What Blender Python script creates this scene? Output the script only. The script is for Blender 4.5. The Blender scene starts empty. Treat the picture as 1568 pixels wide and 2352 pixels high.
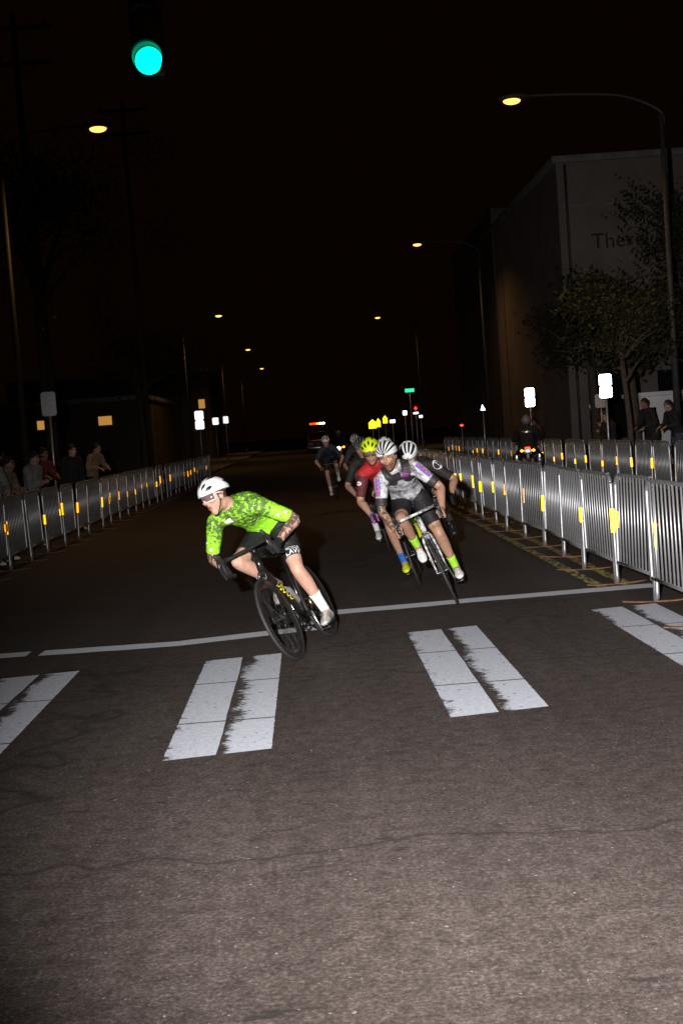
import bpy, bmesh, math, random
from mathutils import Vector, Matrix, noise
from mathutils.bvhtree import BVHTree
V = Vector
R = math.radians
random.seed(7)
scene = bpy.context.scene
col = scene.collection

# ------------------------------------------------------------------ camera
CAM_H = 1.68
YAW, PITCH, ROLL = 0.024849, 0.065478, R(4.2)
cf = V((math.sin(YAW) * math.cos(PITCH), math.cos(YAW) * math.cos(PITCH), -math.sin(PITCH)))
cr = cf.cross(V((0, 0, 1))).normalized()
cd = cf.cross(cr)
cr2 = cr * math.cos(ROLL) + cd * math.sin(ROLL)
cu2 = -(-cr * math.sin(ROLL) + cd * math.cos(ROLL))
cam_data = bpy.data.cameras.new('camera')
cam_data.sensor_fit = 'HORIZONTAL'
cam_data.sensor_width = 24.0
cam_data.lens = 24.0 * 2800.0 / 1568.0
cam_data.clip_end = 1500
cam_data.clip_start = 0.05
cam = bpy.data.objects.new('camera', cam_data)
col.objects.link(cam)
m = Matrix((cr2, cu2, -cf)).transposed().to_4x4()
m.translation = V((0, 0, CAM_H))
cam.matrix_world = m
scene.camera = cam

# ------------------------------------------------------------------ night sky
world = bpy.data.worlds.new('World')
scene.world = world
world.use_nodes = True
wn = world.node_tree
bg = wn.nodes['Background']
bg.inputs['Color'].default_value = (0.5, 0.19, 0.07, 1)      # sodium light on a night sky
bg.inputs['Strength'].default_value = 0.0046

# ------------------------------------------------------------------ flash of the photographer, held high and to the left of the lens
fl = bpy.data.lights.new('flash', 'SPOT')
fl.energy = 9700
fl.color = (1.0, 0.97, 0.95)
fl.spot_size = R(63)
fl.spot_blend = 1.0
fl.shadow_soft_size = 0.05
flo = bpy.data.objects.new('flash', fl)
col.objects.link(flo)
flo.location = (-0.38, -0.05, 2.02)
flo.rotation_euler = (V((2.6, 12.0, -0.05)) - V(flo.location)).to_track_quat('-Z', 'Y').to_euler()

scene.view_settings.view_transform = 'Standard'
scene.view_settings.look = 'None'
scene.view_settings.exposure = 0.0
scene.view_settings.gamma = 1.0
scene.render.engine = 'CYCLES'
scene.cycles.use_denoising = True
scene.cycles.max_bounces = 6
scene.cycles.sample_clamp_indirect = 4.0

# ------------------------------------------------------------------ materials
MATS = {}

def lin(*rgb):
    return tuple(((c / 255) / 12.92 if c / 255 <= 0.04045 else ((c / 255 + 0.055) / 1.055) ** 2.4) for c in rgb)


class NT:
    def __init__(self, name):
        self.m = bpy.data.materials.new(name)
        self.m.use_nodes = True
        self.t = self.m.node_tree
        self.b = self.t.nodes['Principled BSDF']
        self.out = self.t.nodes['Material Output']

    def n(self, typ, **kw):
        nd = self.t.nodes.new(typ)
        for k, v in kw.items():
            if k in nd.inputs:
                nd.inputs[k].default_value = v
            else:
                setattr(nd, k, v)
        return nd

    def l(self, a, b):
        self.t.links.new(a, b)

    def coord(self, kind='Object', scale=(1, 1, 1)):
        tc = self.n('ShaderNodeTexCoord')
        mp = self.n('ShaderNodeMapping')
        mp.inputs['Scale'].default_value = scale
        self.l(tc.outputs[kind], mp.inputs['Vector'])
        return mp.outputs['Vector']

    def noise(self, vec, scale, detail=4, rough=0.6):
        nd = self.n('ShaderNodeTexNoise')
        nd.inputs['Scale'].default_value = scale
        nd.inputs['Detail'].default_value = detail
        nd.inputs['Roughness'].default_value = rough
        self.l(vec, nd.inputs['Vector'])
        return nd.outputs['Fac']

    def ramp(self, fac, stops, interp='LINEAR'):
        nd = self.n('ShaderNodeValToRGB')
        nd.color_ramp.interpolation = interp
        el = nd.color_ramp.elements
        while len(el) < len(stops):
            el.new(0.5)
        for e, (p, c) in zip(el, stops):
            e.position = p
            e.color = (*c, 1) if len(c) == 3 else c
        self.l(fac, nd.inputs['Fac'])
        return nd.outputs['Color']

    def mix(self, fac, a, b, typ='MIX'):
        nd = self.n('ShaderNodeMix')
        nd.data_type = 'RGBA'
        nd.blend_type = typ
        for sock, v in ((nd.inputs[0], fac), (nd.inputs[6], a), (nd.inputs[7], b)):
            if hasattr(v, 'links'):
                self.l(v, sock)
            elif isinstance(v, (int, float)):
                sock.default_value = v
            else:
                sock.default_value = (*v, 1)
        return nd.outputs[2]

    def math(self, op, a, b=None, clamp=False):
        nd = self.n('ShaderNodeMath')
        nd.operation = op
        nd.use_clamp = clamp
        for i, v in enumerate((a, b)):
            if v is None:
                continue
            if hasattr(v, 'links'):
                self.l(v, nd.inputs[i])
            else:
                nd.inputs[i].default_value = v
        return nd.outputs[0]

    def bump(self, h, strength=0.3, dist=0.01):
        nd = self.n('ShaderNodeBump')
        nd.inputs['Strength'].default_value = strength
        nd.inputs['Distance'].default_value = dist
        self.l(h, nd.inputs['Height'])
        self.l(nd.outputs[0], self.b.inputs['Normal'])

    def base(self, c):
        if hasattr(c, 'links'):
            self.l(c, self.b.inputs['Base Color'])
        else:
            self.b.inputs['Base Color'].default_value = (*c, 1)

    def set(self, rough=0.5, metal=0.0, spec=0.5):
        self.b.inputs['Roughness'].default_value = rough
        self.b.inputs['Metallic'].default_value = metal
        self.b.inputs['Specular IOR Level'].default_value = spec


def plain(name, c, rough=0.5, metal=0.0, var=0.25, scale=20.0, bump=0.0, spec=0.5, kind='Object'):
    """one base colour with uneven wear, so nothing reads as flat plastic"""
    if name in MATS:
        return MATS[name]
    t = NT(name)
    v = t.coord(kind)
    f = t.noise(v, scale, 5)
    dark = tuple(x * (1 - var) for x in c)
    lite = tuple(min(1, x * (1 + var * 0.6)) for x in c)
    t.base(t.ramp(f, [(0.3, dark), (0.7, lite)]))
    t.set(rough, metal, spec)
    r = t.noise(v, scale * 2.3, 3)
    t.l(t.math('ADD', t.math('MULTIPLY', r, 0.25), rough - 0.12, True), t.b.inputs['Roughness'])
    if bump:
        t.bump(f, bump)
    MATS[name] = t.m
    return t.m


def glow(name, c, strength):
    if name in MATS:
        return MATS[name]
    t = NT(name)
    t.base((0.02, 0.02, 0.02))
    t.b.inputs['Emission Color'].default_value = (*c, 1)
    t.b.inputs['Emission Strength'].default_value = strength
    MATS[name] = t.m
    return t.m


def m_asphalt():
    t = NT('asphalt')
    v = t.coord('Object')
    big = t.noise(v, 0.35, 4)
    midn = t.noise(v, 11, 6, 0.75)
    fine = t.noise(v, 55, 4, 0.75)
    vo = t.n('ShaderNodeTexVoronoi')
    vo.inputs['Scale'].default_value = 95
    t.l(v, vo.inputs['Vector'])
    c = t.ramp(fine, [(0.30, (0.020, 0.0140, 0.0122)), (0.52, (0.054, 0.0415, 0.0375)), (0.74, (0.135, 0.109, 0.102))])
    c = t.mix(t.ramp(vo.outputs['Distance'], [(0.0, (1, 1, 1)), (0.22, (0, 0, 0))]), c, (0.15, 0.135, 0.13), 'MIX')
    c = t.mix(0.75, c, t.ramp(midn, [(0.33, (0.40, 0.37, 0.35)), (0.50, (0.95, 0.95, 0.95)), (0.68, (1.55, 1.55, 1.60))]), 'MULTIPLY')
    c = t.mix(0.8, c, t.ramp(big, [(0.3, (0.72, 0.69, 0.66)), (0.7, (1.15, 1.15, 1.16))]), 'MULTIPLY')
    # sealed cracks and tar drips with shapes of their own
    wv = t.coord('Object', (0.35, 1.0, 1.0))
    crack = t.n('ShaderNodeTexVoronoi', feature='DISTANCE_TO_EDGE')
    crack.inputs['Scale'].default_value = 0.33
    warp = t.n('ShaderNodeTexNoise', Scale=1.4)
    t.l(v, warp.inputs['Vector'])
    mx = t.n('ShaderNodeVectorMath', operation='MULTIPLY_ADD')
    t.l(warp.outputs['Color'], mx.inputs[0])
    mx.inputs[1].default_value = (0.8, 0.8, 0)
    t.l(wv, mx.inputs[2])
    t.l(mx.outputs[0], crack.inputs['Vector'])
    cm = t.ramp(crack.outputs['Distance'], [(0.0, (0.75,) * 3), (0.003, (0.35,) * 3), (0.009, (0.0,) * 3)])
    c = t.mix(cm, c, (0.012, 0.010, 0.009))
    st = t.ramp(t.noise(t.coord('Object', (2.2, 7, 1)), 1.3, 3), [(0.64, (0, 0, 0)), (0.71, (0.8,) * 3)])
    c = t.mix(st, c, (0.016, 0.013, 0.012))
    # pale stones that stand out of the tar, and darker tyre-polished lanes
    stones = t.ramp(t.noise(v, 38, 2, 0.5), [(0.70, (0, 0, 0)), (0.74, (0.8,) * 3)])
    c = t.mix(stones, c, (0.20, 0.185, 0.18))
    lane = t.ramp(t.noise(t.coord('Object', (0.9, 0.06, 1)), 1.6, 3), [(0.35, (0.78, 0.76, 0.74)), (0.65, (1.08,) * 3)])
    c = t.mix(1.0, c, lane, 'MULTIPLY')
    t.base(c)
    t.set(0.72, 0, 0.35)
    t.bump(t.math('ADD', fine, t.math('MULTIPLY', vo.outputs['Distance'], 0.8)), 0.28, 0.003)
    return t.m


def m_paint(name, c, mode):
    """worn road paint: the wear is real gaps in the sheet, so the asphalt below shows"""
    t = NT(name)
    v = t.coord('Object')
    oi = t.n('ShaderNodeObjectInfo')
    jit = t.n('ShaderNodeVectorMath', operation='ADD')
    t.l(t.coord('Object', (5, 13, 1)), jit.inputs[0])
    t.l(oi.outputs['Location'], jit.inputs[1])
    streak = t.noise(jit.outputs[0], 3.4, 9, 0.82)
    chips = t.noise(v, 46, 5, 0.7)
    col_ = t.ramp(t.noise(v, 30, 5, 0.75), [(0.3, tuple(x * 0.62 for x in c)), (0.7, c)])
    sep = t.n('ShaderNodeSeparateXYZ')
    t.l(v, sep.inputs[0])
    x, y = sep.outputs[0], sep.outputs[1]
    keep = t.math('GREATER_THAN', chips, 0.335)
    if mode == 'stripe':      # two passes of paint: both wear away at their left edges
        h = t.math('FRACT', t.math('ADD', t.math('DIVIDE', x, 0.30), 10.0))
        right = t.math('GREATER_THAN', x, 0.0)
        jb = t.n('ShaderNodeVectorMath', operation='MULTIPLY_ADD')
        t.l(oi.outputs['Location'], jb.inputs[0])
        jb.inputs[1].default_value = (3.7, 2.9, 0)
        t.l(v, jb.inputs[2])
        big = t.noise(jb.outputs[0], 1.3, 2)
        scab = t.noise(jb.outputs[0], 17, 5, 0.7)
        keep = t.math('MULTIPLY', keep, t.math('GREATER_THAN', scab, 0.36))
        edge = t.math('SUBTRACT', 0.302, t.math('MULTIPLY', t.noise(v, 20, 4, 0.7), 0.022))
        keep = t.math('MULTIPLY', keep, t.math('LESS_THAN', t.math('ABSOLUTE', x), edge))
        mid_ = t.noise(jb.outputs[0], 5.5, 4, 0.6)
        amt = t.math('ADD', t.math('MULTIPLY', right, 0.22), t.math('MULTIPLY', t.math('SUBTRACT', big, 0.52), 0.9))
        wig = t.math('ADD', t.math('MULTIPLY', t.math('SUBTRACT', streak, 0.5), 1.5), t.math('MULTIPLY', t.math('SUBTRACT', mid_, 0.5), 0.9))
        k = t.math('GREATER_THAN', t.math('ADD', h, wig), amt)
        keep = t.math('MULTIPLY', keep, k)
        seam = t.math('GREATER_THAN', t.math('ABSOLUTE', t.math('ADD', x, t.math('MULTIPLY', t.math('SUBTRACT', big, 0.5), 0.03))), 0.006)
        keep = t.math('MULTIPLY', keep, seam)
        for yy in (-0.62, 0.55):
            keep = t.math('MULTIPLY', keep, t.math('GREATER_THAN', t.math('ABSOLUTE', t.math('SUBTRACT', y, yy)), 0.011))
    elif mode == 'yellow':
        k = t.math('GREATER_THAN', t.noise(t.coord('Object', (6, 2.4, 1)), 3.0, 5, 0.7), 0.49)
        keep = t.math('MULTIPLY', keep, k)
    else:
        k = t.math('GREATER_THAN', t.noise(t.coord('Object', (3, 9, 1)), 2.4, 5, 0.65), 0.27)
        keep = t.math('MULTIPLY', keep, k)
    t.base(col_)
    t.set(0.6, 0, 0.4)
    t.l(keep, t.b.inputs['Alpha'])
    t.bump(chips, 0.3, 0.004)
    return t.m


def m_galv():
    t = NT('galvanised_steel')
    v = t.coord('Object', (1, 1, 0.3))
    f = t.noise(v, 24, 5, 0.7)
    t.base(t.ramp(f, [(0.3, (0.30, 0.30, 0.31)), (0.7, (0.58, 0.585, 0.60))]))
    t.set(0.42, 0.75)
    t.l(t.ramp(f, [(0.3, (0.55,) * 3), (0.7, (0.36,) * 3)]), t.b.inputs['Roughness'])
    return t.m


def m_retro(name, c, rough=0.30):
    """prismatic sheeting: throws the flash back to where it came from"""
    t = NT(name)
    v = t.coord('Object')
    f = t.noise(v, 30, 3)
    t.base(t.ramp(f, [(0.25, tuple(x * 0.75 for x in c)), (0.6, c)]))
    t.set(rough, 1.0)
    return t.m


def m_skin(name, c):
    t = NT(name)
    v = t.coord('Object')
    f = t.noise(v, 26, 5, 0.65)
    skin = t.ramp(f, [(0.3, (c[0] * 0.80, c[1] * 0.72, c[2] * 0.70)), (0.7, c)])
    at = t.n('ShaderNodeAttribute', attribute_name='tint')
    skin = t.mix(1.0, skin, at.outputs['Color'], 'MULTIPLY')
    tat = t.n('ShaderNodeAttribute', attribute_name='tattoo')
    ink = t.ramp(t.noise(v, 34, 4, 0.6), [(0.44, (0, 0, 0)), (0.52, (0.85,) * 3)])
    skin = t.mix(t.math('MULTIPLY', ink, tat.outputs['Fac']), skin, (0.035, 0.034, 0.032))
    t.base(skin)
    t.set(0.5, 0, 0.45)
    t.b.inputs['Subsurface Weight'].default_value = 0.12
    t.b.inputs['Subsurface Radius'].default_value = (0.012, 0.005, 0.003)
    t.bump(t.noise(v, 120, 3), 0.12, 0.002)
    return t.m


def m_camo(name):
    t = NT(name)
    v = t.coord('Object')
    a = t.noise(v, 34, 4, 0.65)
    b = t.noise(v, 60, 3)
    at = t.n('ShaderNodeAttribute', attribute_name='mask')
    off = t.math('MULTIPLY', t.math('SUBTRACT', at.outputs['Fac'], 1.0), 0.28)
    dark = t.ramp(t.math('ADD', a, off), [(0.47, (0, 0, 0)), (0.50, (1,) * 3)], 'LINEAR')
    olive = t.ramp(t.math('ADD', b, off), [(0.50, (0, 0, 0)), (0.53, (1,) * 3)])
    neon = (0.30, 0.74, 0.030)
    c = t.mix(olive, neon, (0.20, 0.36, 0.04))
    c = t.mix(dark, c, (0.075, 0.14, 0.03))
    t.base(c)
    t.set(0.62, 0, 0.3)
    t.bump(t.noise(t.coord('Object', (1, 1, 3)), 14, 3), 0.55, 0.012)
    return t.m


def m_marble(name, light=(0.62, 0.62, 0.64), dark=(0.05, 0.045, 0.045), scale=7.0, stops=(0.44, 0.56), use_mask=True):
    t = NT(name)
    v = t.coord('Object')
    a = t.noise(v, scale, 6, 0.7)
    vo = t.n('ShaderNodeTexVoronoi', feature='DISTANCE_TO_EDGE')
    vo.inputs['Scale'].default_value = scale * 1.6
    t.l(v, vo.inputs['Vector'])
    vein = t.ramp(vo.outputs['Distance'], [(0.0, (0.25,) * 3), (0.05, (1,) * 3)])
    c = t.ramp(a, [(stops[0], dark), (stops[1], light)])
    c = t.mix(0.6, c, vein, 'MULTIPLY')
    if use_mask:
        at = t.n('ShaderNodeAttribute', attribute_name='mask')
        c = t.mix(at.outputs['Fac'], c, (0.035, 0.030, 0.030))
    t.base(c)
    t.set(0.55, 0, 0.3)
    t.bump(t.noise(t.coord('Object', (1, 1, 3)), 16, 3), 0.4, 0.01)
    return t.m


def m_cloth(name, c, rough=0.8, wr=0.5, scale=14):
    if name in MATS:
        return MATS[name]
    t = NT(name)
    v = t.coord('Object')
    f = t.noise(v, 9, 4)
    t.base(t.ramp(f, [(0.3, tuple(x * 0.75 for x in c)), (0.7, tuple(min(1, x * 1.12) for x in c))]))
    t.set(rough, 0, 0.3)
    t.bump(t.noise(t.coord('Object', (1, 1, 3)), scale, 4), wr, 0.014)
    MATS[name] = t.m
    return t.m


def m_two(name, c1, c2):
    """cloth with a second colour where the mask says so (sleeves, side panels)"""
    t = NT(name)
    v = t.coord('Object')
    at = t.n('ShaderNodeAttribute', attribute_name='mask')
    c = t.mix(t.ramp(at.outputs['Fac'], [(0.45, (0, 0, 0)), (0.55, (1,) * 3)]), c1, c2)
    c = t.mix(0.4, c, t.ramp(t.noise(v, 9, 4), [(0.3, (0.7,) * 3), (0.7, (1.1,) * 3)]), 'MULTIPLY')
    t.base(c)
    t.set(0.65, 0, 0.3)
    t.bump(t.noise(t.coord('Object', (1, 1, 3)), 14, 3), 0.5, 0.012)
    return t.m


ASPH = m_asphalt()
GALV = m_galv()
WHITE_PAINT = m_paint('road_paint_white', (0.66, 0.69, 0.78), 'stripe')
LINE_PAINT = m_paint('stop_line_paint', (0.80, 0.83, 0.90), 'line')
YELLOW_PAINT = m_paint('road_paint_yellow', (0.62, 0.50, 0.16), 'yellow')
RETRO_AMBER = m_retro('amber_prismatic_tape', (1.0, 0.42, 0.012), 0.31)
RETRO_WHITE = m_retro('white_reflective_sheet', (0.95, 0.97, 1.0), 0.27)
RETRO_YELLOW = m_retro('yellow_reflective_sheet', (0.95, 0.85, 0.02), 0.27)
RETRO_GREEN = m_retro('green_reflective_sheet', (0.03, 0.55, 0.28), 0.28)
RETRO_RED = m_retro('red_reflective_sheet', (0.85, 0.04, 0.03), 0.28)
RUST = plain('rusty_steel', (0.17, 0.075, 0.035), 0.75, 0.2, 0.5, 18)
BLACK_METAL = plain('black_painted_metal', (0.012, 0.012, 0.013), 0.34, 0.0, 0.3, 30)
CARBON = plain('gloss_black_carbon', (0.010, 0.009, 0.009), 0.22, 0.0, 0.3, 30)
RUBBER = plain('tyre_rubber', (0.022, 0.020, 0.020), 0.68, 0.0, 0.3, 50)
RIMM = plain('carbon_rim', (0.014, 0.013, 0.013), 0.36, 0.0, 0.3, 20)
STEEL = plain('polished_steel', (0.62, 0.62, 0.63), 0.25, 1.0, 0.2, 30)
GOLDM = plain('brass_chain_metal', (0.55, 0.43, 0.25), 0.32, 1.0, 0.2, 30)
CONC = plain('pavement_concrete', (0.20, 0.19, 0.175), 0.85, 0.0, 0.35, 3, 0.2)
WOOD = plain('weathered_pole_wood', (0.07, 0.048, 0.032), 0.85, 0.0, 0.45, 12, 0.4)
BARK = plain('bark', (0.075, 0.052, 0.034), 0.9, 0.0, 0.5, 14, 0.6)
LEAF = plain('night_leaves', (0.028, 0.029, 0.013), 0.6, 0.0, 0.6, 3, 0, 0.3)
PLASTER = plain('pale_plaster', (0.17, 0.138, 0.125), 0.85, 0.0, 0.25, 0.7)
GREYPAINT = plain('grey_lamp_post_paint', (0.035, 0.033, 0.03), 0.6, 0.0, 0.3, 8)
WHITEPAINT = plain('white_gloss_paint', (0.70, 0.70, 0.71), 0.4, 0.0, 0.12, 12)
DARKGLASS = plain('dark_glass', (0.010, 0.011, 0.013), 0.08, 0.0, 0.1, 5)
BLACK_CLOTH = m_cloth('black_lycra', (0.014, 0.013, 0.015), 0.62)
SODIUM = glow('sodium_lamp', (1.0, 0.50, 0.10), 2.6)
GREEN_LED = glow('green_signal_led', (0.0, 1.0, 0.56), 2.4)
HEADLAMP = glow('headlamp_white', (1.0, 0.86, 0.62), 14)
AMBER_LED = glow('amber_lamp', (1.0, 0.30, 0.01), 5)
RED_LED = glow('red_lamp', (1.0, 0.035, 0.01), 5)
WHITE_LED = glow('white_lightbar_lamp', (0.92, 0.95, 1.0), 12)
plain_white_lamp = glow('white_wall_lamp', (1.0, 0.9, 0.78), 4.0)
WARM_WINDOW = glow('warm_lit_window', (1.0, 0.50, 0.10), 0.45)


# ------------------------------------------------------------------ mesh helpers
def obj(name, bm_or_me, mat=None, parent=None, smooth=True):
    if isinstance(bm_or_me, bmesh.types.BMesh):
        bmesh.ops.recalc_face_normals(bm_or_me, faces=bm_or_me.faces)
        me = bpy.data.meshes.new(name)
        bm_or_me.to_mesh(me)
        bm_or_me.free()
    else:
        me = bm_or_me
    if mat is not None and not me.materials:
        me.materials.append(mat)
    if smooth and len(me.polygons):
        me.polygons.foreach_set('use_smooth', [True] * len(me.polygons))
        if smooth == 'auto':
            try:
                me.set_sharp_from_angle(angle=R(38))
            except Exception:
                pass
    o = bpy.data.objects.new(name, me)
    col.objects.link(o)
    if parent is not None:
        o.parent = parent
    return o


def empty(name, mat=None, loc=None, rz=0.0):
    o = bpy.data.objects.new(name, None)
    o.empty_display_size = 0.2
    col.objects.link(o)
    if mat is not None:
        o.matrix_world = mat
    elif loc is not None:
        o.location = loc
        o.rotation_euler = (0, 0, rz)
    return o


def tag(o, label=None, cat=None, group=None, kind=None):
    if label:
        o['label'] = label
    if cat:
        o['category'] = cat
    if group:
        o['group'] = group
    if kind:
        o['kind'] = kind
    return o


def children(o):
    return [c for c in bpy.data.objects if c.parent == o]


def copy_tree(o, parent=None, kids=None):
    c = o.copy()
    col.objects.link(c)
    c.parent = parent
    for ch in (kids[o.name] if kids else children(o)):
        copy_tree(ch, c, kids)
    return c


def kid_map():
    d = {o.name: [] for o in bpy.data.objects}
    for o in bpy.data.objects:
        if o.parent:
            d[o.parent.name].append(o)
    return d


def box(bm, c, s, rot=None, bev=0.0):
    mt = Matrix.Translation(V(c)) @ (rot.to_4x4() if rot else Matrix.Identity(4)) @ Matrix.Diagonal((*s, 1))
    r = bmesh.ops.create_cube(bm, size=1.0, matrix=mt)
    if bev:
        es = list({e for v in r['verts'] for e in v.link_edges})
        bmesh.ops.bevel(bm, geom=es, offset=bev, segments=2, affect='EDGES', profile=0.5)
    return bm


def ell(bm, c, ax, rad, sub=3):
    """ellipsoid: centre, three unit axes, three radii"""
    mt = Matrix((ax[0] * rad[0], ax[1] * rad[1], ax[2] * rad[2])).transposed().to_4x4()
    mt.translation = V(c)
    bmesh.ops.create_icosphere(bm, subdivisions=sub, radius=1.0, matrix=mt)


def cr_interp(P, i, u):
    p0, p1, p2, p3 = P[max(i - 1, 0)], P[i], P[min(i + 1, len(P) - 1)], P[min(i + 2, len(P) - 1)]
    return 0.5 * ((2 * p1) + (p2 - p0) * u + (2 * p0 - 5 * p1 + 4 * p2 - p3) * u * u + (3 * p1 - p0 - 3 * p2 + p3) * u ** 3)


class Chain:
    """a limb: centre points and radii (round or elliptic), smooth in between; t runs 0..1 by index"""
    def __init__(self, pts, rad, side=None):
        self.p = [V(p) for p in pts]
        self.r = [V((r, r)) if not hasattr(r, '__len__') else V(r) for r in rad]
        self.side = side

    def at(self, t):
        n = len(self.p) - 1
        x = min(max(t, 0.0), 1.0) * n
        i = min(int(x), n - 1)
        return cr_interp(self.p, i, x - i), cr_interp(self.r, i, x - i)

    def loft(self, bm, t0=0.0, t1=1.0, inf=0.0, n=14, steps=16, round_ends=True):
        S = [self.at(t0 + (t1 - t0) * k / steps) for k in range(steps + 1)]
        C = [s[0] for s in S]
        prev = None
        rings = []
        for k, (c, r) in enumerate(S):
            tg = (C[min(k + 1, steps)] - C[max(k - 1, 0)]).normalized()
            if self.side is not None:
                sd = self.side(t0 + (t1 - t0) * k / steps) if callable(self.side) else V(self.side)
            else:
                sd = prev if prev is not None else (V((0, 1, 0)) if abs(tg.y) < 0.9 else V((1, 0, 0)))
            sd = (sd - tg * sd.dot(tg)).normalized()
            prev = sd
            up = tg.cross(sd)
            rings.append((c, sd, up, r.x + inf, r.y + inf, tg))
        seq = []
        if round_ends:      # True both, 'start' only the first
            c, sd, up, a, b, tg = rings[0]
            q = min(a, b)
            seq += [(c - tg * q * 0.8, sd, up, a * 0.45, b * 0.45), (c - tg * q * 0.45, sd, up, a * 0.82, b * 0.82)]
        seq += [x[:5] for x in rings]
        if round_ends is True:
            c, sd, up, a, b, tg = rings[-1]
            q = min(a, b)
            seq += [(c + tg * q * 0.45, sd, up, a * 0.82, b * 0.82), (c + tg * q * 0.8, sd, up, a * 0.45, b * 0.45)]
        VV = []
        for c, sd, up, a, b in seq:
            VV.append([bm.verts.new(c + sd * (a * math.cos(2 * math.pi * j / n)) + up * (b * math.sin(2 * math.pi * j / n))) for j in range(n)])
        for A, B in zip(VV, VV[1:]):
            for j in range(n):
                bm.faces.new((A[j], A[(j + 1) % n], B[(j + 1) % n], B[j]))
        bm.faces.new(VV[0][::-1])
        bm.faces.new(VV[-1])
        return bm


def tube(bm, a, b, r0, r1=None, n=10, round_ends=False):
    return Chain([a, b], [r0, r0 if r1 is None else r1]).loft(bm, n=n, steps=1, round_ends=round_ends)


def pipe(bm, pts, r, n=8, steps=None):
    return Chain(pts, [r] * len(pts)).loft(bm, n=n, steps=steps or (len(pts) - 1) * 4, round_ends=False)


def revolve(bm, prof, n=40, axis='Y', c=(0, 0, 0)):
    """closed profile of (radius, offset along the axis)"""
    rings = []
    for j in range(n):
        a = 2 * math.pi * j / n
        ring = []
        for r, h in prof:
            p = {'Y': (r * math.cos(a), h, r * math.sin(a)), 'Z': (r * math.cos(a), r * math.sin(a), h), 'X': (h, r * math.cos(a), r * math.sin(a))}[axis]
            ring.append(bm.verts.new(V(p) + V(c)))
        rings.append(ring)
    k = len(prof)
    for j in range(n):
        A, B = rings[j], rings[(j + 1) % n]
        for i in range(k):
            bm.faces.new((A[i], A[(i + 1) % k], B[(i + 1) % k], B[i]))
    return bm


def remesh(bm, voxel, smooth=3):
    me = bpy.data.meshes.new('tmp')
    bmesh.ops.recalc_face_normals(bm, faces=bm.faces)
    bm.to_mesh(me)
    bm.free()
    o = bpy.data.objects.new('tmp', me)
    col.objects.link(o)
    md = o.modifiers.new('r', 'REMESH')
    md.mode = 'VOXEL'
    md.voxel_size = voxel
    if smooth:
        s = o.modifiers.new('s', 'SMOOTH')
        s.factor = 0.5
        s.iterations = smooth
    dg = bpy.context.evaluated_depsgraph_get()
    dg.update()
    out = bpy.data.meshes.new_from_object(o.evaluated_get(dg))
    bpy.data.objects.remove(o)
    bpy.data.meshes.remove(me)
    return out


def text_mesh(body, size, extrude=0.0):
    cu = bpy.data.curves.new('txt', 'FONT')
    cu.body = body
    cu.size = size
    cu.extrude = extrude
    cu.align_x = 'CENTER'
    cu.align_y = 'CENTER'
    cu.resolution_u = 3
    o = bpy.data.objects.new('txt', cu)
    col.objects.link(o)
    dg = bpy.context.evaluated_depsgraph_get()
    dg.update()
    me = bpy.data.meshes.new_from_object(o.evaluated_get(dg))
    bpy.data.objects.remove(o)
    return me


def on_surface(me, target, origin, right, up, off=0.003, parent=None, name='lettering', mat=None):
    """lay a flat mesh onto a surface: its plane is right/up, thrown along -normal"""
    right, up = V(right).normalized(), V(up)
    nrm = right.cross(up).normalized()
    up = nrm.cross(right).normalized()
    bm = bmesh.new()
    bm.from_mesh(target)
    bvh = BVHTree.FromBMesh(bm)
    bm.free()
    b = bmesh.new()
    b.from_mesh(me)
    bmesh.ops.subdivide_edges(b, edges=b.edges, cuts=1)
    bmesh.ops.triangulate(b, faces=b.faces)
    dead = []
    for v in b.verts:
        p = V(origin) + right * v.co.x + up * v.co.y
        hit = bvh.ray_cast(p + nrm * 0.25, -nrm, 0.5)
        if hit[0] is None:
            dead.append(v)
        else:
            v.co = hit[0] + nrm * off
    bmesh.ops.delete(b, geom=dead, context='VERTS')
    return obj(name, b, mat, parent, smooth=False)


def patch_mesh(w, h, rnd=False):
    bm = bmesh.new()
    if rnd:
        bmesh.ops.create_circle(bm, cap_ends=True, segments=20, radius=1.0, matrix=Matrix.Diagonal((w / 2, h / 2, 1, 1)))
        bmesh.ops.triangulate(bm, faces=bm.faces)
    else:
        bmesh.ops.create_grid(bm, x_segments=8, y_segments=8, size=0.5, matrix=Matrix.Diagonal((w, h, 1, 1)))
    me = bpy.data.meshes.new('patch')
    bm.to_mesh(me)
    bm.free()
    return me


# ------------------------------------------------------------------ the setting
def sheet(name, pts, z, mat, loc=(0, 0, 0)):
    bm = bmesh.new()
    bm.faces.new([bm.verts.new((x, y, 0)) for x, y in pts])
    o = obj(name, bm, mat, smooth=False)
    o.location = (loc[0], loc[1], z)
    return o


def strip(name, pts, half, z, mat, loc=None):
    """a painted line along points, with slightly uneven edges"""
    bm = bmesh.new()
    rnd = random.Random(len(pts) * 31 + int(abs(pts[0][0]) * 100))
    P = []
    for a, b in zip(pts, pts[1:]):
        n = max(2, int((V(b) - V(a)).length / 0.12))
        P += [V(a).lerp(V(b), k / n) for k in range(n)]
    P.append(V(pts[-1]))
    L, Rr = [], []
    for k, p in enumerate(P):
        t = (P[min(k + 1, len(P) - 1)] - P[max(k - 1, 0)]).normalized()
        nrm = V((-t.y, t.x))
        L.append(bm.verts.new((*(p + nrm * (half + rnd.uniform(-0.008, 0.008))), 0)))
        Rr.append(bm.verts.new((*(p - nrm * (half + rnd.uniform(-0.008, 0.008))), 0)))
    for k in range(len(P) - 1):
        bm.faces.new((L[k], Rr[k], Rr[k + 1], L[k + 1]))
    o = obj(name, bm, mat, smooth=False)
    o.location = (0, 0, z)
    return o


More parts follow.
